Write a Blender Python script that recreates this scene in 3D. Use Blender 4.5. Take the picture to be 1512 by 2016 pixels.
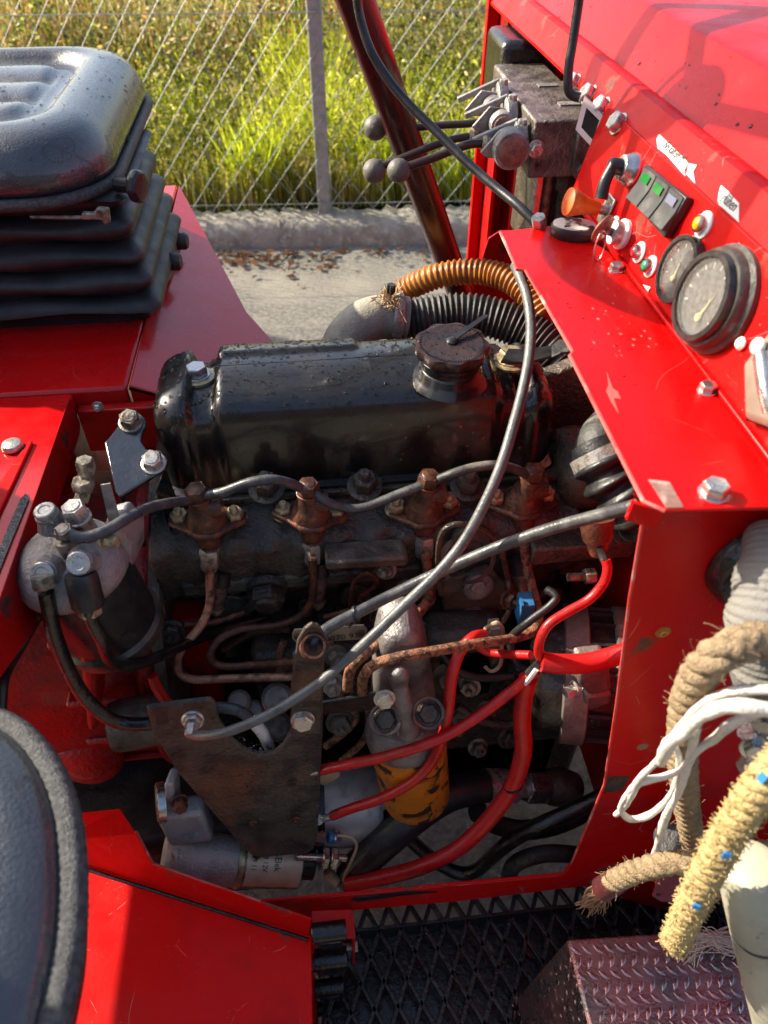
import bpy, bmesh, math, random
import numpy as np
from mathutils import Vector, Matrix
random.seed(7); rng=np.random.default_rng(11)
for o in list(bpy.data.objects): bpy.data.objects.remove(o)
scn=bpy.context.scene; COL=scn.collection
# ---------------------------------------------------------------- camera, sky, sun, exposure
F=1460.0; TH=math.radians(43.84); YW=math.radians(6.06); CZ=1.5
cam=bpy.data.cameras.new('camera'); co=bpy.data.objects.new('camera',cam); COL.objects.link(co)
co.location=(0,0,CZ); co.rotation_euler=(math.radians(90)-TH,0,-YW)
cam.sensor_fit='VERTICAL'; cam.sensor_height=36.0; cam.sensor_width=27.0; cam.lens=36.0*F/2016.0
cam.clip_start=0.02; cam.clip_end=200
cam.dof.use_dof=True; cam.dof.focus_distance=0.80; cam.dof.aperture_fstop=8.0
scn.camera=co
SUN=Vector((-0.764,0.383,0.52)).normalized()
wd=bpy.data.worlds.new('World'); scn.world=wd; wd.use_nodes=True
nt=wd.node_tree; bg=nt.nodes['Background']; sk=nt.nodes.new('ShaderNodeTexSky'); sk.sky_type='NISHITA'
sk.sun_disc=False; sk.sun_elevation=math.asin(SUN.z); sk.sun_rotation=math.atan2(SUN.x,SUN.y)
nt.links.new(sk.outputs[0],bg.inputs[0]); bg.inputs[1].default_value=0.125; sk.dust_density=2.5; sk.ozone_density=.6
sl=bpy.data.lights.new('sun','SUN'); sl.energy=4.4; sl.angle=math.radians(0.5); sl.color=(1,0.90,0.74)
so=bpy.data.objects.new('sun',sl); COL.objects.link(so); so.rotation_euler=SUN.to_track_quat('Z','Y').to_euler()
so.location=(-4,2,5)
vs=scn.view_settings; vs.view_transform='Standard'; vs.look='None'; vs.gamma=1; vs.use_curve_mapping=False; vs.exposure=1.27
scn.render.engine='CYCLES'; scn.cycles.use_denoising=True; scn.cycles.max_bounces=8; scn.cycles.caustics_reflective=False; scn.cycles.caustics_refractive=False
scn.cycles.sample_clamp_indirect=6
# ---------------------------------------------------------------- photo ray -> point on a real plane
R_=np.array([math.cos(YW),-math.sin(YW),0]); F_=np.array([math.sin(YW),math.cos(YW),0]); Z_=np.array([0,0,1.0])
A_=F_*math.cos(TH)-Z_*math.sin(TH); U_=F_*math.sin(TH)+Z_*math.cos(TH); C_=np.array([0,0,CZ])
def ray(u,v): return A_+R_*(u-756)/F-U_*(v-1008)/F
def w(u,v,Y): d=ray(u,v); return C_+d*Y/d[1]
def h(u,v,z): d=ray(u,v); return C_+d*(z-CZ)/d[2]
def xx(u,v,x): d=ray(u,v); return C_+d*x/d[0]
def pl(u,v,p,n): d=ray(u,v); p=np.array(p,float); n=np.array(n,float); return C_+d*((p-C_)@n)/(d@n)
def ww(*t): return [w(*a) for a in t]
def dep(p): return float((np.array(p)-C_)@A_)
def px(n,p): return n*dep(p)/F          # n photo pixels at point p, in metres
def un(v): v=np.array(v,float); return v/np.linalg.norm(v)
def frame(ax):
    ax=un(ax); t=np.array([0,0,1.0]) if abs(ax[2])<.9 else np.array([1.0,0,0])
    a=un(np.cross(t,ax)); return a,np.cross(ax,a),ax
# ---------------------------------------------------------------- materials
def mat(name,col,rough=.5,metal=0,col2=None,ns=30,lo=.45,hi=.62,bump=0,bs=250,coat=0,spk=None,rv=.12,col3=None,ns3=7,l3=.5,h3=.7,spec=.5,dist=0,scr=None):
    m=bpy.data.materials.new(name); m.use_nodes=True; t=m.node_tree; N=t.nodes; L=t.links; b=N['Principled BSDF']
    tc=N.new('ShaderNodeTexCoord')
    def noise(s,det=6):
        n=N.new('ShaderNodeTexNoise'); n.inputs['Scale'].default_value=s; n.inputs['Detail'].default_value=det; n.inputs['Roughness'].default_value=.6
        n.inputs['Distortion'].default_value=dist; L.new(tc.outputs['Object'],n.inputs['Vector']); return n
    def step(src,a,c):
        r=N.new('ShaderNodeMapRange'); r.inputs[1].default_value=a; r.inputs[2].default_value=c; L.new(src,r.inputs[0]); return r.outputs[0]
    cur=None
    def layer(prev,fac,c):
        x=N.new('ShaderNodeMix'); x.data_type='RGBA'
        if prev is None: x.inputs[6].default_value=(*col,1)
        else: L.new(prev,x.inputs[6])
        x.inputs[7].default_value=(*c,1); L.new(fac,x.inputs[0]); return x.outputs[2]
    if col2: cur=layer(cur,step(noise(ns).outputs[0],lo,hi),col2)
    if col3: cur=layer(cur,step(noise(ns3,8).outputs[0],l3,h3),col3)
    if spk:
        vo=N.new('ShaderNodeTexVoronoi'); vo.inputs['Scale'].default_value=spk[1]; L.new(tc.outputs['Object'],vo.inputs['Vector'])
        f=step(vo.outputs['Distance'],spk[2],spk[2]*.7)
        mu=N.new('ShaderNodeMath'); mu.operation='MULTIPLY'; L.new(f,mu.inputs[0]); L.new(step(noise(spk[1]*.12,2).outputs[0],.5,.6),mu.inputs[1])
        cur=layer(cur,mu.outputs[0],spk[0])
    if scr:
        wn=noise(6,2); va=N.new('ShaderNodeVectorMath'); va.operation='MULTIPLY_ADD'; L.new(wn.outputs[1],va.inputs[0]); va.inputs[1].default_value=(.08,.08,.08); L.new(tc.outputs['Object'],va.inputs[2])
        ve=N.new('ShaderNodeTexVoronoi'); ve.feature='DISTANCE_TO_EDGE'; ve.inputs['Scale'].default_value=scr[1]; L.new(va.outputs[0],ve.inputs['Vector'])
        mu=N.new('ShaderNodeMath'); mu.operation='MULTIPLY'; L.new(step(ve.outputs[0],scr[2],scr[2]*.3),mu.inputs[0]); L.new(step(noise(scr[1]*1.3,4).outputs[0],.54,.60),mu.inputs[1]); cur=layer(cur,mu.outputs[0],scr[0])
    if cur: L.new(cur,b.inputs['Base Color'])
    else: b.inputs['Base Color'].default_value=(*col,1)
    r=N.new('ShaderNodeMapRange'); r.inputs[3].default_value=max(.03,rough-rv); r.inputs[4].default_value=min(1,rough+rv); r.inputs[1].default_value=.3; r.inputs[2].default_value=.7
    L.new(noise(ns*1.7).outputs[0],r.inputs[0]); L.new(r.outputs[0],b.inputs['Roughness'])
    b.inputs['Metallic'].default_value=metal; b.inputs['Coat Weight'].default_value=coat; b.inputs['Coat Roughness'].default_value=.08; b.inputs['Specular IOR Level'].default_value=spec
    if bump:
        bp=N.new('ShaderNodeBump'); bp.inputs['Strength'].default_value=bump; bp.inputs['Distance'].default_value=.0035
        L.new(noise(bs,4).outputs[0],bp.inputs['Height']); L.new(bp.outputs[0],b.inputs['Normal'])
    return m
OLIV=mat('olive_plate',(.17,.135,.085),.5,0,(.08,.062,.04),40,.42,.62,.6,200)
RED=mat('red_paint',(.58,.0025,.0025),.30,0,(.46,.0025,.003),9,.4,.7,.12,18,coat=.06,spec=.2,spk=((.10,.02,.015),330,.16),scr=((.60,.06,.05),13,.003))
REDG=mat('red_paint_glossy',(.58,.004,.005),.28,0,(.46,.005,.006),9,.4,.7,.12,18,coat=.35,spec=.4,spk=((.10,.02,.015),330,.16),scr=((.60,.06,.05),13,.003))
STRT=mat('starter_casting',(.46,.42,.41),.40,.2,(.28,.25,.24),35,.45,.68,.5,330)
FHEAD=mat('oil_filter_head',(.24,.22,.21),.40,.4,(.10,.09,.085),32,.45,.66,.5,300)
REDW=mat('red_paint_worn',(.56,.003,.003),.42,0,(.42,.005,.004),14,.5,.7,.07,90,coat=.04,spec=.14,spk=((.40,.14,.12),190,.11),col3=(.13,.05,.035),ns3=19,l3=.63,h3=.69,scr=((.55,.12,.10),16,.005))
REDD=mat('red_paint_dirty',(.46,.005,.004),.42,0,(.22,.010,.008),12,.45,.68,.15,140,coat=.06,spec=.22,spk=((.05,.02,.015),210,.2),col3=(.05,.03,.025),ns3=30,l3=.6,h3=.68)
REDC=mat('red_casting',(.42,.006,.006),.38,0,(.20,.015,.012),25,.45,.65,.6,180,coat=.2,spk=((.04,.02,.02),240,.2))
BLKP=mat('black_gloss_paint',(.008,.008,.009),.30,0,(.016,.013,.010),18,.45,.65,.08,120,coat=.35,spec=.5,spk=((.20,.09,.035),70,.13),col3=(.022,.017,.012),ns3=14,l3=.5,h3=.62)
BLKS=mat('black_bracket_paint',(.012,.013,.016),.2,0,(.025,.022,.02),30,.5,.7,.15,150,coat=1.0,spec=.8,spk=((.16,.08,.04),120,.12))
OIL=mat('oily_cast_iron',(.045,.040,.031),.27,0,(.11,.078,.05),22,.45,.66,.8,170,spk=((.10,.06,.03),200,.2),rv=.2)
CAST=mat('grimy_casting',(.13,.115,.085),.42,0,(.05,.042,.032),26,.42,.6,.7,150,col3=(.12,.07,.04),ns3=40,l3=.58,h3=.68,rv=.2)
GRIME=mat('rusty_plate',(.080,.070,.052),.36,0,(.028,.025,.022),26,.44,.58,.9,200,col3=(.19,.08,.038),ns3=9,l3=.52,h3=.70,rv=.2)
BROWN=mat('brown_injector',(.15,.058,.034),.32,.25,(.06,.032,.022),60,.42,.6,.4,300,col3=(.25,.085,.035),ns3=75,l3=.55,h3=.68,rv=.2)
COPPER=mat('copper_pipe',(.54,.27,.165),.36,.3,(.22,.095,.055),70,.45,.62,.25,400,col3=(.05,.033,.025),ns3=45,l3=.57,h3=.66,rv=.15)
COPR=mat('rusty_pipe',(.36,.16,.08),.6,.3,(.07,.04,.028),140,.42,.58,.8,500,col3=(.40,.20,.11),ns3=220,l3=.55,h3=.62)
ZINC=mat('zinc_bolt',(.52,.49,.44),.33,.6,(.25,.21,.16),120,.5,.66,.2,300,rv=.15)
ZINCD=mat('dull_bolt',(.32,.28,.22),.4,.45,(.09,.07,.05),110,.42,.6,.3,300,rv=.15)
GOLD=mat('yellow_zinc',(.48,.38,.22),.34,.5,(.20,.15,.09),110,.48,.66,.2,300)
ALU=mat('cast_aluminium',(.32,.295,.28),.42,.3,(.15,.13,.12),35,.45,.68,.5,330,col3=(.48,.46,.44),ns3=55,l3=.6,h3=.75)
ALUD=mat('dirty_aluminium',(.34,.31,.285),.42,.3,(.07,.06,.05),28,.45,.66,.5,300,rv=.15)
STEEL=mat('bright_steel',(.55,.54,.52),.25,.9,(.33,.30,.27),70,.5,.7,.1,300)
RUB=mat('black_rubber',(.014,.014,.015),.42,0,(.035,.032,.029),35,.5,.7,.2,220,rv=.15)
RUBG=mat('dusty_rubber',(.05,.048,.044),.55,0,(.016,.016,.016),30,.42,.6,.3,220,col3=(.22,.20,.17),ns3=18,l3=.58,h3=.72)
CABLE=mat('cable_sleeve',(.05,.05,.052),.33,0,(.11,.11,.105),60,.45,.65,.2,350,spk=((.01,.01,.01),260,.2))
CABLEG=mat('grey_cable_sleeve',(.13,.13,.125),.36,0,(.07,.07,.07),50,.45,.65,.2,350,spk=((.03,.03,.03),260,.2))
WIRE=mat('red_insulation',(.50,.012,.012),.36,0,(.30,.012,.012),50,.5,.7,.15,300,spk=((.05,.01,.01),230,.18))
VINYL=mat('black_vinyl',(.022,.025,.030),.27,0,(.030,.033,.038),25,.4,.65,.35,420,rv=.1,coat=.6,spec=.8)
BELL=mat('bellows_rubber',(.016,.017,.018),.45,0,(.03,.031,.032),20,.42,.6,.2,300)
PIPE_V=mat('vinyl_piping',(.075,.075,.074),.5,0,(.035,.035,.037),260,.45,.55,.6,700)
DUSTY=mat('dusty_elbow',(.34,.31,.24),.7,0,(.22,.20,.155),24,.45,.62,.4,300,col3=(.03,.028,.025),ns3=16,l3=.58,h3=.68)
EDGE=mat('chipped_edge',(.52,.09,.075),.5,0,(.55,.02,.015),26,.45,.6,.1,300,col3=(.55,.34,.30),ns3=34,l3=.55,h3=.66)
ORNG=mat('orange_paint',(.62,.20,.012),.5,0,(.55,.16,.01),20,.4,.6,.3,200,col3=(.03,.02,.013),ns3=30,l3=.53,h3=.58,dist=1.0)
ORHOSE=mat('amber_hose',(.45,.17,.03),.36,0,(.22,.07,.015),40,.45,.65,.1,200,col3=(.03,.02,.015),ns3=25,l3=.62,h3=.7)
ORPL=mat('orange_plastic',(.75,.14,.012),.45,0,(.40,.05,.012),60,.5,.7,.1,200)
ROPE=mat('hemp_rope',(.42,.31,.18),.85,0,(.26,.18,.10),120,.4,.65,1.0,600)
ROPEY=mat('yellow_rope',(.68,.50,.22),.85,0,(.58,.42,.17),140,.4,.65,1.0,600)
TWINE=mat('white_twine',(.74,.71,.64),.55,0,(.55,.50,.44),90,.5,.7,.6,500)
CORD=mat('corded_cloth',(.20,.195,.175),.8,0,(.22,.21,.19),30,.45,.65,.5,500)
CREAM=mat('cream_paint',(.42,.40,.30),.45,0,(.30,.28,.21),18,.45,.66,.15,120,col3=(.13,.12,.09),ns3=45,l3=.64,h3=.7)
CHEQ=mat('chequer_alu_red_reflection',(.58,.29,.275),.28,.9,(.30,.26,.25),25,.45,.66,.2,260)  # red base tint paints in the side panel's reflection on bare aluminium
TARB=mat('wet_black_steel',(.010,.009,.009),.16,0,(.03,.024,.018),40,.5,.66,.4,200,coat=.2)
PLAS=mat('black_plastic',(.014,.014,.015),.35,0,(.03,.03,.03),50,.5,.7,.1,300)
TAN=mat('tan_plastic',(.40,.30,.18),.5)
TAGM=mat('tag_plate',(.62,.50,.33),.45,.1,(.30,.22,.13),60,.5,.7,.2,300)
LABEL=mat('label_paper',(.74,.72,.66),.6,0,(.60,.56,.48),40,.5,.7)
LBLY=mat('yellowed_label',(.74,.66,.48),.40,.1,(.55,.47,.32),25,.45,.7)
INK=mat('black_ink',(.02,.02,.02),.6)
INKY=mat('yellow_print',(.50,.34,.08),.6)
WHITEP=mat('white_paint',(.76,.75,.72),.4,0,(.6,.58,.54),40,.55,.7)
BLUEP=mat('blue_plastic',(.03,.16,.36),.45,0,(.02,.10,.24),40)
SKYB=mat('blue_fleck',(.03,.22,.55),.5)
KNOB=mat('knob_plastic',(.13,.12,.10),.55,0,(.09,.08,.07),60,.4,.65,.3,300)
TUBE=mat('dark_red_tube',(.045,.008,.008),.30,0,(.08,.008,.008),14,.45,.7,.1,90,coat=.2)
VALV=mat('grimy_valve',(.26,.22,.19),.42,.65,(.12,.10,.085),45,.42,.62,.7,240,col3=(.035,.03,.026),ns3=60,l3=.6,h3=.7)
CLEAR=mat('dusty_clear_cover',(.24,.215,.165),.3,0,(.16,.145,.11),22,.45,.65,.1,100,coat=.4)
DIAL=mat('dial_face',(.10,.10,.095),.5,0,(.20,.20,.185),260,.42,.6)
def lens(name,c):
    m=mat(name,c,.12,0,None,30,coat=.6); return m
LRED=lens('red_lens',(.45,.01,.015)); LGRN=lens('green_lens',(.01,.22,.10)); LYEL=lens('yellow_lens',(.50,.32,.01)); SGRN=lens('green_window',(.01,.16,.03))
WATER=bpy.data.materials.new('water_drop'); WATER.use_nodes=True
_b=WATER.node_tree.nodes['Principled BSDF']; _b.inputs['Transmission Weight'].default_value=1; _b.inputs['IOR'].default_value=1.33; _b.inputs['Roughness'].default_value=.02
def leafmat(name,rough=.5,tr=.55):
    m=bpy.data.materials.new(name); m.use_nodes=True; t=m.node_tree; N=t.nodes; b=N['Principled BSDF']
    a=N.new('ShaderNodeVertexColor'); a.layer_name='Col'; t.links.new(a.outputs[0],b.inputs['Base Color']); b.inputs['Roughness'].default_value=rough
    tl=N.new('ShaderNodeBsdfTranslucent'); t.links.new(a.outputs[0],tl.inputs[0]); mx=N.new('ShaderNodeMixShader'); mx.inputs[0].default_value=tr
    t.links.new(b.outputs[0],mx.inputs[1]); t.links.new(tl.outputs[0],mx.inputs[2]); t.links.new(mx.outputs[0],N['Material Output'].inputs[0]); return m
LEAF=leafmat('leaf')
# ---------------------------------------------------------------- mesh builder
class B:
    def __init__(s): s.v=[]; s.f=[]
    def add(s,vs,fs):
        o=len(s.v); s.v+=[tuple(map(float,p)) for p in vs]; s.f+=[tuple(i+o for i in f) for f in fs]; return s
    def rings(s,rs,close=True,cap=True,loop=False):
        n=len(rs[0]); fs=[]; m=len(rs)
        for i in range(m if loop else m-1):
            j=(i+1)%m
            for k in range(n if close else n-1):
                l=(k+1)%n; fs.append((i*n+k,i*n+l,j*n+l,j*n+k))
        if cap and not loop and close: fs.append(tuple(range(n-1,-1,-1))); fs.append(tuple((m-1)*n+k for k in range(n)))
        return s.add([p for r in rs for p in r],fs)
    def tube(s,pts,r,n=10,sub=6,rf=None,closed=False,cap=True):
        P=spline(pts,sub,closed); m=len(P)
        T=[un(P[(i+1)%m]-P[i-1]) if closed else un(P[min(i+1,m-1)]-P[max(i-1,0)]) for i in range(m)]
        a,b,_=frame(T[0]); rs=[]; acc=0
        for i in range(m):
            a=un(a-T[i]*(a@T[i])); b=np.cross(T[i],a)
            if i: acc+=np.linalg.norm(P[i]-P[i-1])
            q=r if rf is None else rf(acc,i/(m-1))
            rs.append([P[i]+q*(a*math.cos(2*math.pi*k/n)+b*math.sin(2*math.pi*k/n)) for k in range(n)])
        return s.rings(rs,True,cap,closed)
    def lathe(s,prof,o,ax,n=28,cap=True,a0=0):
        a,b,c=frame(ax); o=np.array(o,float)
        return s.rings([[o+c*hh+max(rr,1e-5)*(a*math.cos(a0+2*math.pi*k/n)+b*math.sin(a0+2*math.pi*k/n)) for k in range(n)] for rr,hh in prof],True,cap)
    def box(s,lo,hi):
        x0,y0,z0=lo;x1,y1,z1=hi
        return s.add([(x0,y0,z0),(x1,y0,z0),(x1,y1,z0),(x0,y1,z0),(x0,y0,z1),(x1,y0,z1),(x1,y1,z1),(x0,y1,z1)],[(3,2,1,0),(4,5,6,7),(0,1,5,4),(1,2,6,5),(2,3,7,6),(3,0,4,7)])
    def obox(s,c,ax,ay,az,sx,sy,sz):
        c=np.array(c,float);vs=[c+ax*sx*i/2+ay*sy*j/2+az*sz*k/2 for k in(-1,1) for i,j in((-1,-1),(1,-1),(1,1),(-1,1))]
        return s.add(vs,[(3,2,1,0),(4,5,6,7),(0,1,5,4),(1,2,6,5),(2,3,7,6),(3,0,4,7)])
    def prism(s,pts,vec):
        n=len(pts); vec=np.array(vec,float); p=[np.array(q,float) for q in pts]
        return s.add(p+[q+vec for q in p],[tuple(range(n)),tuple(range(2*n-1,n-1,-1))]+[((i+1)%n,i,i+n,(i+1)%n+n) for i in range(n)])
    def ball(s,o,r,n=16,sq=1,ax=(0,0,1)):
        m=n//2; return s.lathe([(r*math.sin(math.pi*i/m),-r*sq*math.cos(math.pi*i/m)) for i in range(m+1)],o,ax,n,False)
    def hexa(s,o,ax,r,hh,wr=0,wh=0,rot=0,stud=0,dome=0):
        o=np.array(o,float); c=un(ax)
        if wr: s.lathe([(wr*.55,0),(wr,0),(wr,wh*.8),(wr*.94,wh),(wr*.5,wh)],o,ax,20); o=o+c*wh
        s.lathe([(r*.93,0),(r,hh*.1),(r,hh*.82),(r*.87,hh),(r*.5,hh*1.0)],o,ax,6,True,rot)
        if stud: s.lathe([(stud,0),(stud,hh*1.55),(stud*.8,hh*1.7)],o,ax,10)
        if dome: s.lathe([(r*.72,hh),(r*.6,hh*1.0+dome),(0,hh+dome*1.1)],o,ax,12,False)
        return s
    def obj(s,name,m,parent=None,org=None,bev=0,ang=38,smooth=True,seg=2):
        me=bpy.data.meshes.new(name); 
        if parent is not None: org=ORG[parent.name]
        if org is None:
            a=np.array(s.v); org=np.array([*((a.min(0)+a.max(0))/2)[:2],a[:,2].min()])
        org=np.array(org,float)
        me.from_pydata([tuple(np.array(p)-org) for p in s.v],[],s.f); me.update()
        bm=bmesh.new(); bm.from_mesh(me); bmesh.ops.recalc_face_normals(bm,faces=bm.faces); bm.to_mesh(me); bm.free()
        if smooth:
            me.polygons.foreach_set('use_smooth',[True]*len(me.polygons)); me.set_sharp_from_angle(angle=math.radians(ang))
        me.materials.append(m); o=bpy.data.objects.new(name,me); COL.objects.link(o)
        if parent is None: o.location=org
        else: o.parent=parent
        ORG[o.name]=org
        if bev:
            q=o.modifiers.new('bevel','BEVEL'); q.width=bev; q.segments=seg; q.limit_method='ANGLE'; q.angle_limit=math.radians(40); q.harden_normals=False
        return o
ORG={}
def spline(pts,sub,closed=False):
    P=[np.array(p,float) for p in pts]
    if sub<2 or len(P)<3: return P
    out=[]; n=len(P)
    for i in range(n if closed else n-1):
        g=lambda k:P[k%n] if closed else P[min(max(k,0),n-1)]
        a,b,c,d=g(i-1),g(i),g(i+1),g(i+2)
        for k in range(sub):
            t=k/sub; out.append(.5*(2*b+(c-a)*t+(2*a-5*b+4*c-d)*t*t+(3*b-a-3*c+d)*t**3))
    if not closed: out.append(P[-1])
    return out
def tag(o,label,cat,group=None,kind=None):
    if label: o['label']=label
    if cat: o['category']=cat
    if group: o['group']=group
    if kind: o['kind']=kind
    return o
def thing(name,label,cat,loc,group=None):
    o=bpy.data.objects.new(name,None); COL.objects.link(o); o.location=tuple(map(float,loc)); o.empty_display_size=.02; ORG[o.name]=np.array(loc,float)
    return tag(o,label,cat,group)
def mesh_np(name,V,Fq,m,cols=None):
    me=bpy.data.meshes.new(name); nv=len(V); k=Fq.shape[1]
    me.vertices.add(nv); me.vertices.foreach_set('co',V.astype(np.float32).ravel()); me.loops.add(Fq.size); me.loops.foreach_set('vertex_index',Fq.astype(np.int32).ravel())
    me.polygons.add(len(Fq)); me.polygons.foreach_set('loop_start',np.arange(len(Fq),dtype=np.int32)*k); me.update(); me.validate()
    if cols is not None:
        at=me.color_attributes.new('Col','FLOAT_COLOR','POINT'); at.data.foreach_set('color',np.c_[cols,np.ones(nv)].astype(np.float32).ravel())
    me.materials.append(m); o=bpy.data.objects.new(name,me); COL.objects.link(o); return o
def text(s,o,ex,ey,size,m,parent,name='lettering',ext=.0001,sx=1.0):
    c=bpy.data.curves.new('txt','FONT'); c.body=s; c.size=size; c.extrude=ext; c.resolution_u=2
    t=bpy.data.objects.new('txt',c); COL.objects.link(t); bpy.context.view_layer.update()
    me=bpy.data.meshes.new_from_object(t.evaluated_get(bpy.context.evaluated_depsgraph_get())); bpy.data.objects.remove(t)
    ex=un(ex); ez=un(np.cross(ex,ey)); ey=np.cross(ez,ex); M=Matrix(((ex[0]*sx,ey[0],ez[0],0),(ex[1]*sx,ey[1],ez[1],0),(ex[2]*sx,ey[2],ez[2],0),(0,0,0,1)))
    M.translation=Vector(np.array(o)-ORG[parent.name]); me.transform(M); me.materials.clear(); me.materials.append(m); me.name=name
    q=bpy.data.objects.new(name,me); COL.objects.link(q); q.parent=parent; ORG[q.name]=ORG[parent.name]; return q
def drops(o,parent,n,r0,r1,up=.55,box=None,name='water_drops'):
    """small water beads sitting on the upward faces of a mesh"""
    me=o.data; org=ORG[o.name]; P=[];Nn=[];Ar=[]
    for p in me.polygons:
        if p.normal.z>up:
            c=np.array(p.center)+org
            if box and not(box[0]<c[0]<box[1] and box[2]<c[1]<box[3]): continue
            P.append(p.index); Ar.append(p.area)
    if not P: return
    Ar=np.array(Ar); b=B(); ids=rng.choice(len(P),n,p=Ar/Ar.sum())
    for i in ids:
        p=me.polygons[P[i]]; vs=[np.array(me.vertices[k].co) for k in p.vertices]; wt=rng.dirichlet(np.ones(len(vs)))
        c=sum(a*x for a,x in zip(vs,wt))+org; r=r0+(r1-r0)*rng.random()**3
        nn=np.array(p.normal); b.lathe([(r,-.1*r),(r*.9,.28*r),(r*.55,.5*r),(0,.58*r)],c,nn,7,False)
    q=b.obj(name,WATER,parent,ang=180); q['kind']='stuff'; return q
# ================================================================ ground, kerb, verge, fence, plants
def ground_mat(name,c1,c2,c3,big):
    m=mat(name,c1,.85,0,c2,90,.42,.6,1.0,130,col3=c3,ns3=big,l3=.5,h3=.7); return m
ASPH=mat('asphalt',(.215,.20,.16),.85,0,(.10,.095,.085),55,.40,.62,1.0,90,spk=((.34,.31,.25),150,.30),col3=(.27,.245,.19),ns3=2.2,l3=.45,h3=.7)
SOIL=mat('soil',(.09,.07,.04),.9,0,(.05,.06,.02),12,.4,.6,1.0,40)
CONC=mat('old_concrete',(.36,.32,.25),.85,0,(.22,.19,.14),14,.4,.65,1.0,60,col3=(.44,.41,.34),ns3=30,l3=.52,h3=.65)
GALV=mat('galvanised_steel',(.36,.37,.36),.5,.55,(.26,.27,.27),30,.4,.65,.1,200)
tag(B().add([(-30,-12,0),(30,-12,0),(30,3.75,0),(-30,3.75,0)],[(0,1,2,3)]).obj('asphalt_ground',ASPH),None,None,kind='structure')
V=[];Fc=[];nx,ny=40,30
for j in range(ny+1):
    for i in range(nx+1):
        x=-16+32*i/nx; y=3.55+26*(j/ny)**1.6; V.append((x,y,.06+.05*math.sin(x*2.1+y)+.012*(y-3.6)))
for j in range(ny):
    for i in range(nx): a=j*(nx+1)+i; Fc.append((a,a+1,a+nx+2,a+nx+1))
tag(B().add(V,Fc).obj('verge_ground',SOIL),None,None,kind='structure')
kb=B(); rs=[]
for i in range(241):
    x=-3.6+7.2*i/240; y=3.36-.06*x; j=lambda a: (rng.random()-.5)*a
    rs.append([(x,y+j(.008),-.02),(x,y+j(.012),.045+j(.01)),(x,y+.012+j(.02),.088+j(.022)),(x,y+.05+j(.03),.108+j(.02)),(x,y+.12,.112+j(.02)),(x,y+.19+j(.03),.10+j(.025)),(x,y+.25,.03)])
kb.rings(rs,False,False); tag(kb.obj('concrete_kerb',CONC,ang=60),'crumbling concrete kerb under the wire fence','kerb')
lb=[];lf=[];lc=[]
for i in range(170):
    x=rng.normal(-.35,.35); y=3.30-.06*x-abs(rng.normal(0,.09)); s=.012+.02*rng.random(); a=rng.random()*6.28; z=.006+.012*rng.random()
    d=np.array([math.cos(a),math.sin(a),0]); e=np.array([-d[1],d[0],0]); o=np.array([x,y,z]); k=len(lb)
    lb+=[o-d*s,o+e*s*.6+[0,0,.008],o+d*s,o-e*s*.6+[0,0,.004*rng.random()]]; lf.append((k,k+1,k+2,k+3)); c=np.array([.16,.075,.035])*(.5+rng.random()); lc+=[c]*4
tag(mesh_np('leaf_litter',np.array(lb),np.array(lf),LEAF,np.array(lc)),'dry brown leaves scattered along the foot of the kerb','leaves',kind='stuff')
fl=lambda x:3.50-.06*x
fence=thing('wire_fence','chain link fence with square galvanised post behind the kerb','fence',(0.1,3.5,.1))
pb=w(640,420,3.49); pt=B()
for X in (pb[0],pb[0]-2.45,pb[0]+2.45): 
    B().box((X-.03,fl(X)-.03,.09),(X+.03,fl(X)+.03,1.75)).obj('post',GALV,fence,bev=.006)
m_=B()
for i in range(-85,70):
    for s in (1,-1):
        x0=i*.105; H0=1.62; pts=[]
        for k in range(2):
            x=x0+s*(k*H0*.80); pts.append(np.array([x,fl(x)+.012*s*0-.036+(.004 if s>0 else 0),.13+k*H0]))
        if pts[0][0]<-4.2 and pts[1][0]<-4.2: continue
        m_.tube(pts,.0015 if s>0 else .0011,4,1)
q=m_.obj('wire_mesh',GALV,fence); q['kind']='stuff'
for z in (.16,.9,1.32): B().tube([(-4.5,fl(-4.5)-.04,z),(4.5,fl(4.5)-.04,z)],.0022,5,1).obj('tension_wire',GALV,fence)
def vx(y): return -.52*y+ -.05, .33*y+.15
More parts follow.
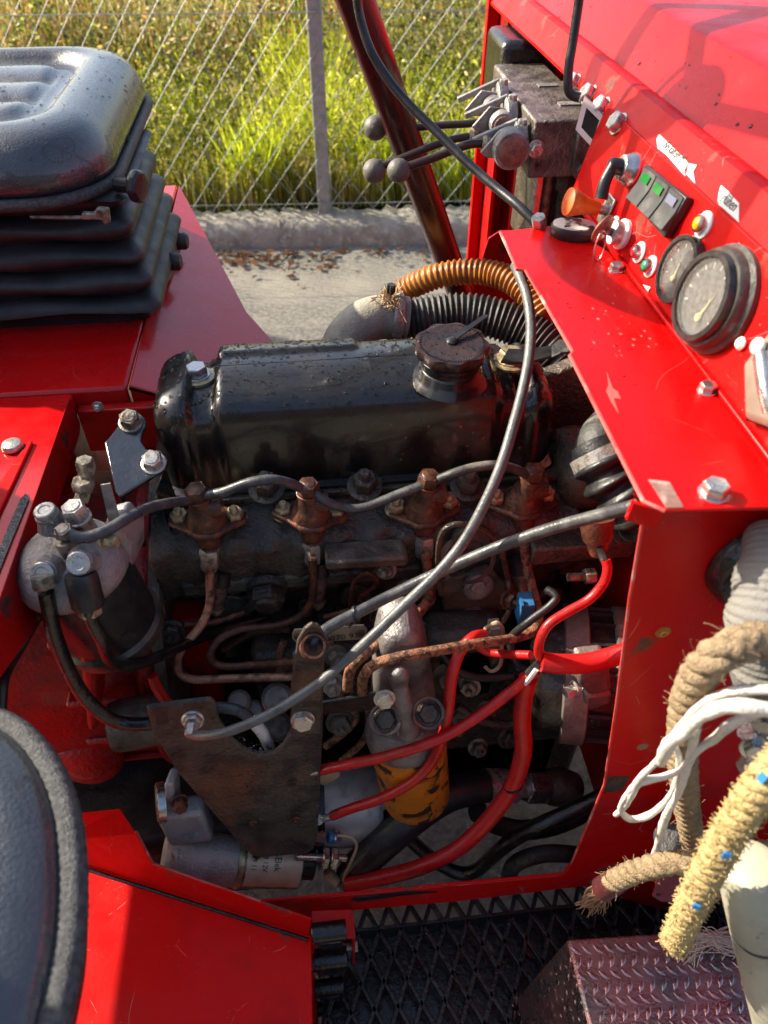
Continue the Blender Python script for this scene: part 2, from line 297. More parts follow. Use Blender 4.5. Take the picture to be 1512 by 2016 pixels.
def grass(n,ymin,ymax,h0,h1,wd,cols,name,label,cat,lean=.35,clump=None):
    y=ymin+(ymax-ymin)*rng.random(n)**1.25; lo=-.50*y-.1; hi=.30*y+.2; x=lo+(hi-lo)*rng.random(n)
    if clump is not None:
        k=rng.integers(0,len(clump),n); x=clump[k,0]+rng.normal(0,1,n)*clump[k,2]; y=np.maximum(ymin,clump[k,1]+rng.normal(0,1,n)*clump[k,2])
    pn=.5+.5*np.sin(x*3.1+y*2.3)*np.sin(x*1.3-y*1.9+1); H0=(h0+(h1-h0)*rng.random(n))*(.65+.5*pn); a=rng.random(n)*6.283; ln=lean*H0*rng.random(n); dx=np.cos(a)*ln; dy=np.sin(a)*ln
    ta=rng.random(n)*3.14; wx=np.cos(ta)*wd*(.5+rng.random(n)); wy=np.sin(ta)*wd*(.5+rng.random(n)); z0=.07+.012*(y-3.6)
    L=[]
    for t,s in ((0,1),(.5,.8),(1,.12)):
        cx=x+dx*t*t; cy=y+dy*t*t; cz=z0+H0*t
        L+= [np.c_[cx-wx*s/2,cy-wy*s/2,cz],np.c_[cx+wx*s/2,cy+wy*s/2,cz]]
    L.append(np.c_[x+dx,y+dy,z0+H0*.98]); V=np.stack(L,1).reshape(-1,3); o=np.arange(n)[:,None]*7
    Fq=np.concatenate([o+np.array([[0,1,3,2]]),o+np.array([[2,3,5,4]]),o+np.array([[4,5,6,6]])]) 
    c=np.array(cols); ci=np.clip((pn*len(c)*.6+rng.random(n)*len(c)*.6).astype(int),0,len(c)-1); cc=c[ci]*(.85+.9*rng.random((n,1))); CC=np.repeat(cc,7,0)
    # last faces as triangles
    Ft=Fq[:2*n]; me=mesh_np(name,V,Ft,LEAF,CC); tag(me,label,cat,kind='stuff'); return me
G1=[(.24,.28,.030),(.34,.38,.030),(.48,.48,.045),(.54,.47,.08),(.13,.16,.025),(.56,.46,.19),(.30,.26,.07)]
G2=[(.50,.40,.15),(.30,.32,.06),(.20,.17,.05),(.58,.50,.24),(.28,.34,.05),(.50,.26,.08),(.12,.13,.03)]
grass(26000,3.62,6.4,.08,.30,.010,G1,'grass','bright green sunlit grass growing behind the wire fence','grass')
cl=np.array([[x,y,.07+.06*rng.random()] for x,y in zip(rng.uniform(-1.2,1.2,26),rng.uniform(3.7,5.2,26))])
grass(5200,3.65,6,.30,.52,.014,[(.34,.42,.02),(.44,.50,.03),(.52,.54,.05)],'grass_tufts','tall bright grass tufts rising behind the fence','grass',.5,cl)
grass(26000,4.9,11,.35,.85,.010,G2,'dry_weeds','dry brown and ochre weeds filling the slope behind the grass','weeds',.4)
def leaves(n,ymin,ymax,hm,s0,s1,cols,name,label,cat,dens=.11):
    nc=n//26; y=ymin+(ymax-ymin)*rng.random(nc)**1.2; lo=-.5*y-.1; hi=.30*y+.2; x=lo+(hi-lo)*rng.random(nc); H0=hm*(.45+.7*rng.random(nc)); k=np.repeat(np.arange(nc),26); n=len(k)
    t=rng.random(n)**.7; p=np.c_[x[k]+rng.normal(0,dens,n)*(.3+t),y[k]+rng.normal(0,dens,n)*(.3+t),.08+.012*(y[k]-3.6)+H0[k]*t]
    s=(s0+(s1-s0)*rng.random(n))[:,None]; d=rng.normal(0,1,(n,3)); d/=np.linalg.norm(d,axis=1)[:,None]; e=rng.normal(0,1,(n,3)); e-=d*(e*d).sum(1)[:,None]; e/=np.linalg.norm(e,axis=1)[:,None]
    V=np.stack([p-d*s,p+e*s*.42,p+d*s,p-e*s*.42],1).reshape(-1,3); Fq=np.arange(n*4).reshape(-1,4)
    c=np.array(cols); pt_=.5+.5*np.sin(x*4.3+y*1.7)*np.sin(x*2.1-y*2.9+.7); cc=c[rng.integers(0,len(c),nc)][k]*(.6+1.0*rng.random((n,1)))*(.35+1.05*pt_[k])[:,None]; tag(mesh_np(name,V,Fq,LEAF,np.repeat(cc,4,0)),label,cat,kind='stuff')
leaves(90000,3.68,7.5,.50,.007,.019,G1+[(.34,.30,.05),(.22,.20,.05)],'leafy_weeds','small leaved green weeds mixed through the grass','weeds')
leaves(90000,4.5,10.5,.95,.009,.022,G2+[(.10,.12,.03),(.08,.08,.035)],'autumn_shrubs','rusty autumn shrubs at the back of the verge','shrubs')
# pale seed heads of tall weeds
def plume(u,v,Y,r,label):
    c=w(u,v,Y); b=B(); n=260
    for k in range(n):
        d=un(rng.normal(0,1,3)); d[2]*=1.5; q=c+d*r*rng.random()**.6; e=un(rng.normal(0,1,3))*.010; f=un(rng.normal(0,1,3))*.006
        b.add([q-e,q+f,q+e,q-f],[(0,1,2,3)])
    t=thing('seed_head_weed',label,'weed',(c[0],c[1],.12)); b.obj('seed_head',PLM,t,smooth=False)['kind']='stuff'; B().tube([(c[0],c[1],.1),c],.003,5,1).obj('stem',PLM,t)
PLM=mat('pale_seed_fluff',(.62,.54,.42),.8)
plume(420,62,5.3,.10,'tall weed with pale fluffy seed head left of the fence post')
plume(447,178,4.9,.045,'short weed with small pale seed head beside the fence')
plume(300,40,6.0,.07,'pale tuft of dry weed at the back above the seat')
plume(590,30,5.6,.05,'small dry seed tuft just left of the fence post')
plume(865,90,5.2,.06,'dry seed tuft right of the steering column')
WOOD=mat('dark_timber',(.07,.05,.035),.8,0,(.04,.03,.022),3,.4,.65,.4,20)
wb=thing('unseen_sky_blocker','unseen dark timber block added behind the camera to darken front faces','building',(0,-5,0))  # unseen block added to cut sky light on faces toward the camera
B().box((-11,-9,0),(11,-5,3.0)).obj('wall',WOOD,wb); B().prism([(-11.5,-4.6,2.95),(11.5,-4.6,2.95),(11.5,-9.4,4.6),(-11.5,-9.4,4.6)],(0,0,.12)).obj('blocker_roof',WOOD,wb)
B().box((-2,-4.99,0),(1.6,-4.93,2.6)).obj('blocker_door',WOOD,wb); B().box((4,-4.99,1.2),(6,-4.93,2.4)).obj('blocker_window',PLAS,wb)
# ================================================================ red vehicle body, left
deck=thing('body_deck','red bodywork deck beneath the driver seat with floor and inner wall','vehicle body',(-.6,.7,.6))
B().box((-1.3,.715,1.0),(-.2115,1.32,1.03)).obj('deck_panel',REDG,deck,bev=.004)
fn=un([.42,0,1]); fp=(-.211,.72,1.03); q=[(-.209,.718,1.0295),(-.209,1.32,1.0295),pl(330,440,fp,fn),pl(545,680,fp,fn),pl(610,780,fp,fn)]; q[4][1]=.718
B().prism(q,-fn*.006).obj('fender_panel',REDG,deck,bev=.002); B().prism([q[0],q[4],q[4]-[0,0,.10],np.array(q[0])-[0,0,.10]],(0,.003,0)).obj('fender_skirt',REDD,deck)
B().box((-1.2,.73,.30),(-.30,1.30,1.0)).obj('seat_pedestal',REDD,deck,bev=.004)
B().box((-.268,.700,.955),(.05,.7145,1.012)).obj('front_flange',REDD,deck,bev=.002)
B().box((-.85,.345,1.002),(-.2695,.7135,1.028)).obj('floor_panel',REDG,deck,bev=.003)
ip=[xx(*p,-.2682) for p in ((137,783),(158,832),(158,852),(112,1000),(88,1120),(72,1235),(0,1335),(-90,1400),(-90,1330),(0,1180))]
B().prism(ip,(-.0009,0,0)).obj('inner_wall',REDD,deck,bev=.0015)
B().prism([h(*p,1.0285) for p in ((66,872),(58,872),(-60,1040),(-60,1180),(0,1014))],(0,0,.003)).obj('raised_strip',REDW,deck,bev=.001)
B().prism([h(*p,1.0285) for p in ((52,972),(57,985),(22,1070),(-10,1150),(-26,1150),(8,1060),(40,985))],(0,0,.0012)).obj('grimy_slot',TARB,deck)
p=h(25,880,1.03); B().lathe([(.0105,0),(.0105,.002),(.009,.005),(.004,.0062),(0,.0063)],p,(0,0,1),24).obj('domed_bolt',ZINC,deck)
p=w(193,800,.699); B().hexa(p,(0,-1,0),.0045,.004,.0065,.001,.0,.0025).obj('flange_nut',ZINC,deck)
# dark cavity walls round the engine bay
bay=thing('engine_bay','dark painted bulkhead and cross member closing the engine bay','bulkhead',(.34,.6,.5))
B().box((.335,.32,.52),(.342,1.0,1.19)).obj('bulkhead',REDD,bay,bev=.002)
B().box((-.262,.80,.45),(.32,.83,.93)).obj('rear_member',OIL,bay,bev=.004)
B().prism([(.20,.62,.62),(.33,.62,.60),(.33,.70,1.05),(.26,.70,1.02)],(0,.02,0)).obj('stay_plate',OIL,bay,bev=.003)
cs=thing('chassis','dark chassis rail with transmission case and wheel below the deck','chassis',(-.2,.7,.25))
B().box((-1.4,.60,.33),(1.2,.68,.45)).obj('chassis_rail',OIL,cs,bev=.004); B().box((-.3,1.25,.08),(1.3,1.256,.52)).obj('far_side_sheet',REDD,cs); B().box((.35,.4,.3),(1.3,.405,.62)).obj('front_sheet',OIL,cs); B().box((.9,.0,.08),(.905,1.25,.62)).obj('front_valance',OIL,cs); B().box((-.06,.02,.03),(.9,.024,.44)).obj('step_riser',REDD,cs); B().box((-.75,.015,.06),(-.06,.02,.59)).obj('footwell_riser',REDD,cs); B().box((-.46,.415,.34),(-.10,.80,.53)).obj('transmission_case',RUB,cs,bev=.02); B().box((-.10,.50,.30),(.035,.80,.50)).obj('sump_guard',OIL,cs,bev=.01)
B().lathe([(.02,-.1),(.16,-.10),(.27,-.11),(.30,-.08),(.31,0),(.30,.08),(.27,.11),(.16,.10),(.02,.1)],(-.85,.42,.31),(0,1,0),40).obj('wheel_tyre',RUB,cs)
B().lathe([(.02,-.1),(.16,-.10),(.27,-.11),(.30,-.08),(.31,0),(.30,.08),(.27,.11),(.16,.10),(.02,.1)],(-.85,1.15,.31),(0,1,0),40).obj('wheel_tyre',RUB,cs)
# ================================================================ near side panel with cut-out and sill
side=thing('side_panel','red near side panel with sill below the open engine bay','body panel',(.2,.3,.6))
Yp=.300
so_=[(1248,975),(1268,1016),(1240,1180),(1215,1380),(1190,1545),(1125,1700),(1108,1722),(780,1752),(510,1776)]
lo_=[(612,1845),(612,1795),(690,1793),(900,1775),(1150,1745),(1300,1790),(1700,1900),(2300,1900),(2300,990),(1512,998),(1310,1003)]
B().prism([w(u,v,Yp) for u,v in so_+lo_],(0,.003,0)).obj('panel_sheet',REDW,side,bev=.0008)
# folded flange from sill up to the left, following the crease
c0=h(150,1705,.6);c1=h(606,1850,.6); cd=un(c1-c0); cn=un([-cd[1],cd[0],0]); 
fp2=[pl(u,v,c0+cn*.004,cn) for u,v in ((130,1697),(118,1655),(268,1641),(300,1702),(400,1738),(512,1777),(612,1812),(608,1848))]
B().prism(fp2,cn*.003).obj('folded_flange',REDW,side,bev=.0008)
tp=fp2[1:3]; B().prism([tp[0]+[0,0,.0004],tp[1]+[0,0,.0004],h(236,1591,tp[1][2]),h(118,1604,tp[1][2])],(0,0,-.003)).obj('top_flange',REDW,side,bev=.0008)
B().tube([c0-cd*.1,c1],.0022,8,1).obj('crease_gap_shade',TARB,side)  # dark strip painted in for the shaded gap along the crease
B().prism([w(u,v,Yp-.0015) for u,v in ((690,1773),(700,1768),(800,1757),(860,1757),(790,1764),(705,1776))],(0,.0012,0)).obj('paint_scrape',TARB,side)
def disc(u,v,r,m,name,par,Y=Yp,hgt=.002): 
    B().lathe([(r,0),(r*.96,hgt*.6),(r*.45,hgt),(0,hgt)],w(u,v,Y),(0,-1,0),26).obj(name,m,par)
disc(1305,1243,.0058,mat('amber_plug',(.45,.16,.02),.4,0,(.30,.09,.02),90),'plastic_plug',side); 
B().lathe([(.0021,.0016),(.003,.0026),(.0021,.0030)],w(1305,1243,Yp),(0,-1,0),20,False).obj('plug_ring',mat('yellow_ring',(.65,.42,.05),.4),side)
disc(1265,1470,.0052,mat('bare_filler',(.30,.15,.10),.6),'filled_hole',side,Yp,.0008)
B().hexa(w(1178,1735,Yp),(0,-1,0),.0085,.007,.011,.0015).obj('hex_bolt',ZINCD,side)
B().prism([w(u,v,Yp-.0006) for u,v in ((1198,1530),(1240,1528),(1225,1556),(1190,1562))],(0,.0005,0)).obj('bare_metal_patch',GRIME,side)
# rubber grommet
g=B(); gc=w(1502,1108,Yp-.001)
g.lathe([(.0225,-.012),(.0225,.004),(.026,.011),(.032,.013),(.0365,.008),(.038,0)],gc,(0,-1,0),48,False).obj('rubber_grommet',TARB,side)
ec=thing('unseen_shade_cover','unseen red cover added behind the seats to shade the engine','engine cover',(-.78,.55,1.03))  # unseen cover added out of frame, sized to shade the lower engine front
B().rings([[(-.78+i_-.10*(z-1.03),y,z) for y,z in ((.315,1.032),(.80,1.032),(.815,1.06),(.80,1.46),(.76,1.49),(.36,1.49),(.315,1.46))] for i_ in (0,.02)]).obj('cover_sheet',RED,ec,bev=.004); B().box((-.80,.40,1.031),(-.70,.72,1.05)).obj('cover_foot',RED,ec)
# ================================================================ lower red floor
low=thing('footwell_floor','red footwell floor sheet below the folded flange','floor panel',(-.2,.2,.6))
B().prism([c0-cd*.12+cn*.012,c1+cn*.012]+[(-.0565,.02,.6),(-.75,.02,.6),(-.75,.42,.6)],(0,0,-.004)).obj('floor_sheet',REDW,low,bev=.001)
B().prism([(-.0565,.02,.5995),(-.0565,.268,.5995),(-.0565,.268,.42),(-.0565,.02,.42)],(-.004,0,0)).obj('side_skirt',REDD,low)
SCUF=mat('pale_scuff',(.52,.20,.18),.55,0,(.5,.03,.025),300,.4,.6); CHIP=mat('dull_scuff',(.50,.07,.06),.5,0,(.52,.02,.02),300,.4,.6)
# ================================================================ lid beside the dash
ZL=1.215
lid=thing('console_lid','bright red sheet lid over the engine bay beside the dash','lid',(.22,.45,1.2))
le=[(985,455),(1018,528),(1035,530),(1128,690),(1122,697),(1268,985),(1310,1003),(1700,993),(1600,900),(1433,793),(1200,497),(1120,440)]
lp=[h(u,v,ZL) for u,v in le]; B().prism(lp,(0,0,-.003)).obj('lid_sheet',RED,lid,bev=.0009)
B().prism([h(1250,982,ZL)+[0,0,-.0032],h(1310,1001,ZL)+[0,0,-.0032],h(1310,1001,ZL)+[0,.004,-.02],h(1254,985,ZL)+[0,.004,-.02]],(0,.003,0)).obj('corner_tab',REDW,lid)
B().prism([h(u,v,ZL)+[0,0,.0002] for u,v in ((1276,945),(1318,950),(1345,1000),(1312,1001))],(0,0,.0003)).obj('bare_corner',mat('bare_corner',(.30,.16,.12),.45,.3,(.55,.42,.36),60,.45,.6),lid)
for u,v,s in ((1405,972,.0078),(1392,770,.0058),(1213,532,.0058)):
    B().hexa(h(u,v,ZL),(0,0,1),s,s*.85,s*1.15,.001).obj('hex_bolt',STEEL,lid)
B().prism([h(u,v,ZL)+[0,0,.0002] for u,v in ((1194,732),(1206,765),(1216,772),(1222,786),(1208,785),(1218,815),(1203,792),(1193,770),(1198,758))],(0,0,.0002)).obj('paint_chip',mat('pale_red_chip',(.55,.10,.08),.5),lid)
B().hexa(h(1062,447,ZL),(-.3,-.3,1),.007,.012,.0,0).obj('cable_nut',ZINC,lid)
# folded bracket under the far end of lid
B().prism([w(u,v,.96) for u,v in ((962,470),(985,455),(1060,455),(1100,640),(925,640),(935,555))],(0,.003,0)).obj('far_flange',REDD,lid)
B().tube([h(u,v,ZL)+[0,0,-.0012] for u,v in le[:7]],.0013,6,1).obj('worn_edge',EDGE,lid)
B().tube([w(u,v,Yp+.0012)+[0,0,.0002] for u,v in so_[1:]],.0014,6,1).obj('worn_edge',EDGE,side)
B().tube([q_+cn*.0015 for q_ in fp2[1:6]],.0013,6,1).obj('worn_edge',EDGE,side)
for i in range(34):
    u=rng.uniform(1165,1250)+ (0 if i%2 else rng.uniform(0,60)); v=rng.uniform(560,640)+(0 if i%2 else rng.uniform(40,110)); p=h(u,v,ZL)+[0,0,.0001]; r=.0005+.0011*rng.random()**2; k=rng.integers(4,8)
    B().prism([p+r*(.4+.9*rng.random())*np.array([math.cos(2*math.pi*j/k),1.6*math.sin(2*math.pi*j/k),0]) for j in range(k)],(0,0,.00012)).obj('paint_scuff',SCUF if i%3 else CHIP,lid)
# ================================================================ dash
TA=math.radians(76); de=np.array([math.cos(TA),0,math.sin(TA)]); dn=np.array([-math.sin(TA),0,math.cos(TA)]); dp=np.array([.2655,0,1.215]); dy=np.array([0,-1.0,0])
def pd(u,v,o=0): return pl(u,v,dp+dn*o,dn)
dash=thing('dash_panel','red instrument panel with gauges, switches and warning lights','dashboard',(.27,.5,1.21))
B().prism([dp+[0,.26,-.004],dp+[0,.735,-.004],dp+[0,.735,0]+de*.083,dp+[0,.26,0]+de*.083],-dn*.003).obj('panel_face',REDW,dash,bev=.001)
B().box((.2625,.26,1.2155),(.2662,.735,1.219)).obj('seam_strip',RED,dash,bev=.001)
def gauge(u,v,r,pr,flange,needle,ang,nl):
    c=pd(u,v); g=B()
    if flange: 
        g.lathe([(flange,0),(flange,.004),(flange*.93,.006),(r*1.12,.006),(r*1.12,.010),(r*1.08,.0125)],c,dn,40).obj('flange_ring',mat('worn_black_ring',(.05,.045,.038),.38,0,(.14,.12,.09),60,.5,.66,.2,200),dash)
    k=B().lathe([(r,.0),(r,pr),(r*.985,pr+.001),(r*.86,pr+.0012),(r*.83,pr-.002)],c,dn,48,False).obj('bezel',mat('gauge_bezel',(.09,.085,.08),.25,.7,(.03,.03,.03),40,.4,.6),dash)
    d=B().lathe([(r*.86,pr-.004),(0,pr-.0041)],c,dn,40,False).obj('dial',DIAL,dash)
    t=B(); ex,ey=dy,de
    for i in range(nl):
        a=math.radians(-30+240*i/(nl-1)); o=c+dn*(pr-.0038); q=ex*math.cos(a)+ey*math.sin(a); t.obox(o+q*r*.7,q,np.cross(dn,q),dn,r*.12,r*.03,.0002)
    x=t.obj('scale_marks',LABEL,dash); x['kind']='stuff'
    o=c+dn*(pr-.003); q=ex*math.cos(ang)+ey*math.sin(ang); s=np.cross(dn,q)
    n=B(); n.prism([o-s*r*.035+needle,o+q*r*.75+needle,o+s*r*.035+needle],dn*.0004); n.lathe([(r*.11,0),(r*.09,.0012),(0,.0014)],o+needle,dn,16); n.obj('needle',mat('pale_needle',(.75,.72,.35),.5),dash)
    gl=B().lathe([(r*.845,pr-.0006),(r*.5,pr-.0003),(0,pr-.0002)],c,dn,40,False).obj('wet_glass',GLASSD,dash); dr=B()
    for i in range(230):
        a,q=rng.random()*6.28,r*.8*rng.random()**.5; z=.00022+.0005*rng.random()**2; dr.lathe([(z,0),(z*.7,z*.4),(0,z*.55)],c+dn*(pr-.0001)+q*(dy*math.cos(a)+de*math.sin(a)),dn,6,False)
    x=dr.obj('glass_drops',WATER,dash,ang=180); x['kind']='stuff'
GLASSD=bpy.data.materials.new('wet_glass'); GLASSD.use_nodes=True
def _gl():
    t=GLASSD.node_tree; N=t.nodes; b=N['Principled BSDF']; tr=N.new('ShaderNodeBsdfTransparent'); mx=N.new('ShaderNodeMixShader'); mx.inputs[0].default_value=.36; t.links.new(tr.outputs[0],mx.inputs[1]); t.links.new(b.outputs[0],mx.inputs[2]); t.links.new(mx.outputs[0],N['Material Output'].inputs[0]); tc=N.new('ShaderNodeTexCoord'); no=N.new('ShaderNodeTexVoronoi'); no.inputs['Scale'].default_value=1500; t.links.new(tc.outputs['Object'],no.inputs['Vector'])
    bp=N.new('ShaderNodeBump'); bp.inputs['Strength'].default_value=.9; bp.inputs['Distance'].default_value=.001; t.links.new(no.outputs['Distance'],bp.inputs['Height']); t.links.new(bp.outputs[0],b.inputs['Normal'])
    b.inputs['Roughness'].default_value=.12; b.inputs['Base Color'].default_value=(.30,.29,.26,1); b.inputs['Specular IOR Level'].default_value=.9
_gl()
gauge(1345,533,.0248,.006,0,dy*-.002-de*.008,math.radians(100),9)
gauge(1421,592,.0300,.017,.0365,dy*.006-de*.012,math.radians(80),11)
def lamp(u,v,m,r=.0085):
    c=pd(u,v); B().lathe([(r,0),(r,.0012),(r*.9,.002),(r*.62,.002)],c,dn,28).obj('bezel_washer',WHITEP,dash)
    k=B().lathe([(r*.66,.0015),(r*.66,.006),(r*.56,.0072)],c,dn,28,False).obj('chrome_ring',STEEL,dash); B().ball(c+dn*.006,r*.52,18,.5,dn).obj('lens',m,dash)
lamp(1387,443,LYEL,.0095); lamp(1260,497,LRED); lamp(1282,525,LGRN)
lamp(1212,440,LGRN,.0062)
# rocker switch block
sw=thing('switch_block','three black rocker switches side by side on the red panel','switch',pd(1310,400))
sc=[pd(u,v,.0) for u,v in ((1284,326),(1368,392),(1322,472),(1254,396))]
B().prism(sc,dn*.007).obj('switch_bezel',PLAS,sw,bev=.001)
e1=sc[1]-sc[0]; e2=sc[3]-sc[0]
for k in range(3):
    a=sc[0]+dn*.0071; L=lambda s,t: a+e1*(.04+.315*k+.29*s)+e2*(.05+.9*t)
    r=B().add([L(0,0)+dn*.0005,L(1,0)+dn*.0005,L(1,.45)+dn*.0015,L(0,.45)+dn*.0015,L(1,1)+dn*.006,L(0,1)+dn*.006,L(1,1),L(0,1)],[(0,1,2,3),(3,2,4,5),(5,4,6,7),(1,6,4,2),(0,3,5,7)]).obj('rocker',mat('rocker_plastic',(.035,.035,.034),.4,0,(.09,.085,.075),60,.5,.65),sw,bev=.0006)
    B().prism([L(.2,.12)+dn*.0012,L(.8,.12)+dn*.0012,L(.8,.36)+dn*.0018,L(.2,.36)+dn*.0018],dn*.0008).obj('symbol_window',SGRN if k<2 else mat('grey_symbol',(.12,.13,.2),.4),sw)
# chrome rotary switch with black lever
rk=thing('rotary_switch','black lever switch on a chrome collar above the key','switch',pd(1247,335))
c=pd(1247,335); B().lathe([(.0135,0),(.0135,.004),(.0115,.007),(.010,.012),(.008,.0125)],c,dn,30).obj('chrome_collar',STEEL,rk)
B().lathe([(.0065,.01),(.0065,.02),(.005,.023)],c,dn,20).obj('hub',PLAS,rk)
a=c+dn*.019; b_=pl(1183,392,c+dn*.021,dn); B().tube([a+de*.004,a,a*.5+b_*.5+dn*.002,b_],.0045,12,6,lambda s,t:.0042+.0016*t).obj('lever',PLAS,rk,smooth=True)
# orange pull knob
c=pd(1196,415); k0=w(1120,397,.642); ax=un(k0-c); ln=np.linalg.norm(k0-c); kn=thing('pull_knob','orange mushroom shaped pull knob beside the key','knob',c)
B().lathe([(.0062,.010),(.0065,ln*.35),(.0072,ln*.55),(.0105,ln*.8),(.0125,ln*.93),(.0118,ln*1.02),(.006,ln*1.07),(0,ln*1.08)],c,ax,26).obj('knob_body',ORPL,kn)
B().lathe([(.0045,0),(.0045,.012)],c,ax,12).obj('stem',ZINC,kn); B().obox(c+dn*.001,dy,de,dn,.018,.026,.003).obj('base_plate',STEEL,kn,bev=.001)
# ignition lock, key and fob
ig=thing('ignition_lock','white ringed ignition lock on the red panel','lock',pd(1228,462)); c=pd(1228,462)
B().lathe([(.0125,0),(.0125,.003),(.010,.0045),(.0095,.011),(.004,.0112)],c,dn,30).obj('lock_barrel',WHITEP,ig); B().lathe([(.0098,.002),(.0102,.010),(.0098,.0112)],c,dn,30,False).obj('lock_ring',ZINC,ig)
ky=thing('ignition_key','worn brass coloured key standing in the ignition lock','key',c+dn*.011)
o=c+dn*.011; tip=w(1188,452,c[1]-.008); d=un(tip-o); u2=un(np.cross(d,dy)); kb=[]
for i in range(20):
    t=2*math.pi*i/20; kb.append(tip+d*.010*math.cos(t)*1.0+u2*.0125*math.sin(t))
B().prism(kb,np.cross(d,u2)*.0022).obj('key_bow',mat('worn_key',(.30,.12,.08),.3,.6,(.45,.25,.16),120,.45,.65),ky,bev=.0006); B().obox((o+tip)/2-d*.003,d,u2,np.cross(d,u2),np.linalg.norm(tip-o)*.8,.007,.0022).obj('key_blade',ZINCD,ky)
rc=w(1181,485,c[1]-.012); B().tube([rc+np.array([0,0,1])*.013*math.cos(t)+dn*.006*math.sin(t)+dy*.004*math.sin(t) for t in np.linspace(0,6.2,16)[:-1]],.0007,6,3,closed=True).obj('key_ring',STEEL,ky)
fb=thing('key_fob','oval black fob with worn white face lying on the lid','fob',h(1125,470,ZL)); fc=h(1127,466,ZL)+[0,0,.006]
fa=un([.9,-.35,0]); fb2=np.cross([0,0,1],fa); ol=lambda r,z:[fc+fa*r*.021*math.cos(t)+fb2*r*.0145*math.sin(t)+[0,0,z] for t in np.linspace(0,2*math.pi,32)[:-1]]
B().rings([ol(.9,-.006),ol(1,-.003),ol(1,.003),ol(.93,.005)]).obj('fob_body',RUB,fb); B().rings([ol(.92,.0048),ol(.9,.0062),ol(.3,.0068)]).obj('fob_face',mat('worn_white_enamel',(.62,.58,.50),.4,0,(.02,.02,.02),60,.5,.53),fb)
# dusty clear cover at the edge
cv=thing('clear_cover','dusty clear instrument cover at the dash end','cover',pd(1530,740)); c=pd(1562,742)
B().lathe([(.036,0),(.036,.006),(.033,.010),(.020,.013),(0,.014)],c,dn,6,True,.4).obj('cover_shell',CLEAR,cv,bev=.003); B().lathe([(.0365,-.001),(.0372,.003),(.0365,.006)],c,dn,6,False,.4).obj('black_edge',RUBG,cv)
B().ball(pl(1492,682,c+dn*.016,dn),.0055,16,.6,dn).obj('white_cap',WHITEP,cv); B().tube([pl(1500,700,c+dn*.016,dn),pl(1508,760,c+dn*.018,dn),pl(1520,810,c+dn*.014,dn)],.005,12).obj('chrome_spout',STEEL,cv)
B().lathe([(.0035,0),(.0045,.002),(.003,.004),(0,.0042)],pd(1463,677),dn,8).obj('white_fastener',WHITEP,dash)
B().prism([pd(u,v,.0002) for u,v in ((1265,560),(1281,565),(1272,580),(1264,575))],dn*.0002).obj('torn_sticker',LABEL,dash)
# ================================================================ cowl rail, hood
cowl=thing('cowl_rail','red folded cowl rail over the dash with stickers and bolts','cowl',(.30,.5,1.29))
pf=[(.292,1.2865),(.2865,1.2875),(.2862,1.291),(.2985,1.3105),(.3015,1.3145),(.305,1.3157),(.312,1.3150),(.318,1.3120),(.318,1.309),(.305,1.3125),(.3008,1.309),(.2885,1.2895),(.292,1.2893)]
B().rings([[(x,y,z) for x,z in pf] for y in (.24,1.262)]).obj('rail_sheet',REDW,cowl,ang=25)
rn=un([-.024,0,.0155]); rp=np.array([.2925,0,1.3008]); re=un([.0155,0,.024])
def prl(u,v,o=.0003): return pl(u,v,rp+rn*o,rn)
for u,v,s in ((1132,162,.0078),(1160,187,.0092),(1186,212,.0092),(1218,244,.0092)):
    B().hexa(prl(u,v,0),rn,s,s*.75,s*1.1,.001).obj('hex_bolt',ZINC,cowl)
B().prism([prl(u,v) for u,v in ((1298,264),(1293,274),(1295,292),(1312,305),(1342,339),(1350,350),(1348,334),(1355,322),(1349,313))],rn*.0003).obj('torn_label',LABEL,cowl)
B().prism([prl(u,v) for u,v in ((1356,322),(1372,325),(1365,338),(1369,362),(1358,350),(1352,344))],rn*.0003).obj('torn_label_scrap',LABEL,cowl)
B().prism([prl(u,v) for u,v in ((1420,365),(1416,378),(1413,400),(1455,438),(1455,400),(1434,377))],rn*.0003).obj('torn_label',LABEL,cowl)
B().prism([prl(u,v) for u,v in ((1445,462),(1460,466),(1464,478),(1456,480))],rn*.0003).obj('torn_label_scrap',LABEL,cowl)
text('Bei kaltem M',prl(1304,289,.0009),dy,re,.0092,INK,cowl,sx=.78); text('glühen',prl(1416,393,.0009),dy,re,.0100,INK,cowl,sx=.82)
hood=thing('bonnet','red bonnet rising behind the cowl rail','bonnet',(.6,.6,1.3))
hp=[(.3195,1.300),(.3205,1.308),(.3512,1.3475),(.3555,1.3525),(.362,1.3545),(.60,1.362),(.95,1.362),(.95,1.05),(.6,1.05)]
B().rings([[(x,y,z) for x,z in hp] for y in (.20,.22,.90,1.24)]).obj('bonnet_sheet',RED,hood,ang=25,bev=0)
B().box((.3195,.2,1.292),(.36,1.26,1.3)).obj('bonnet_gasket',RUB,hood)
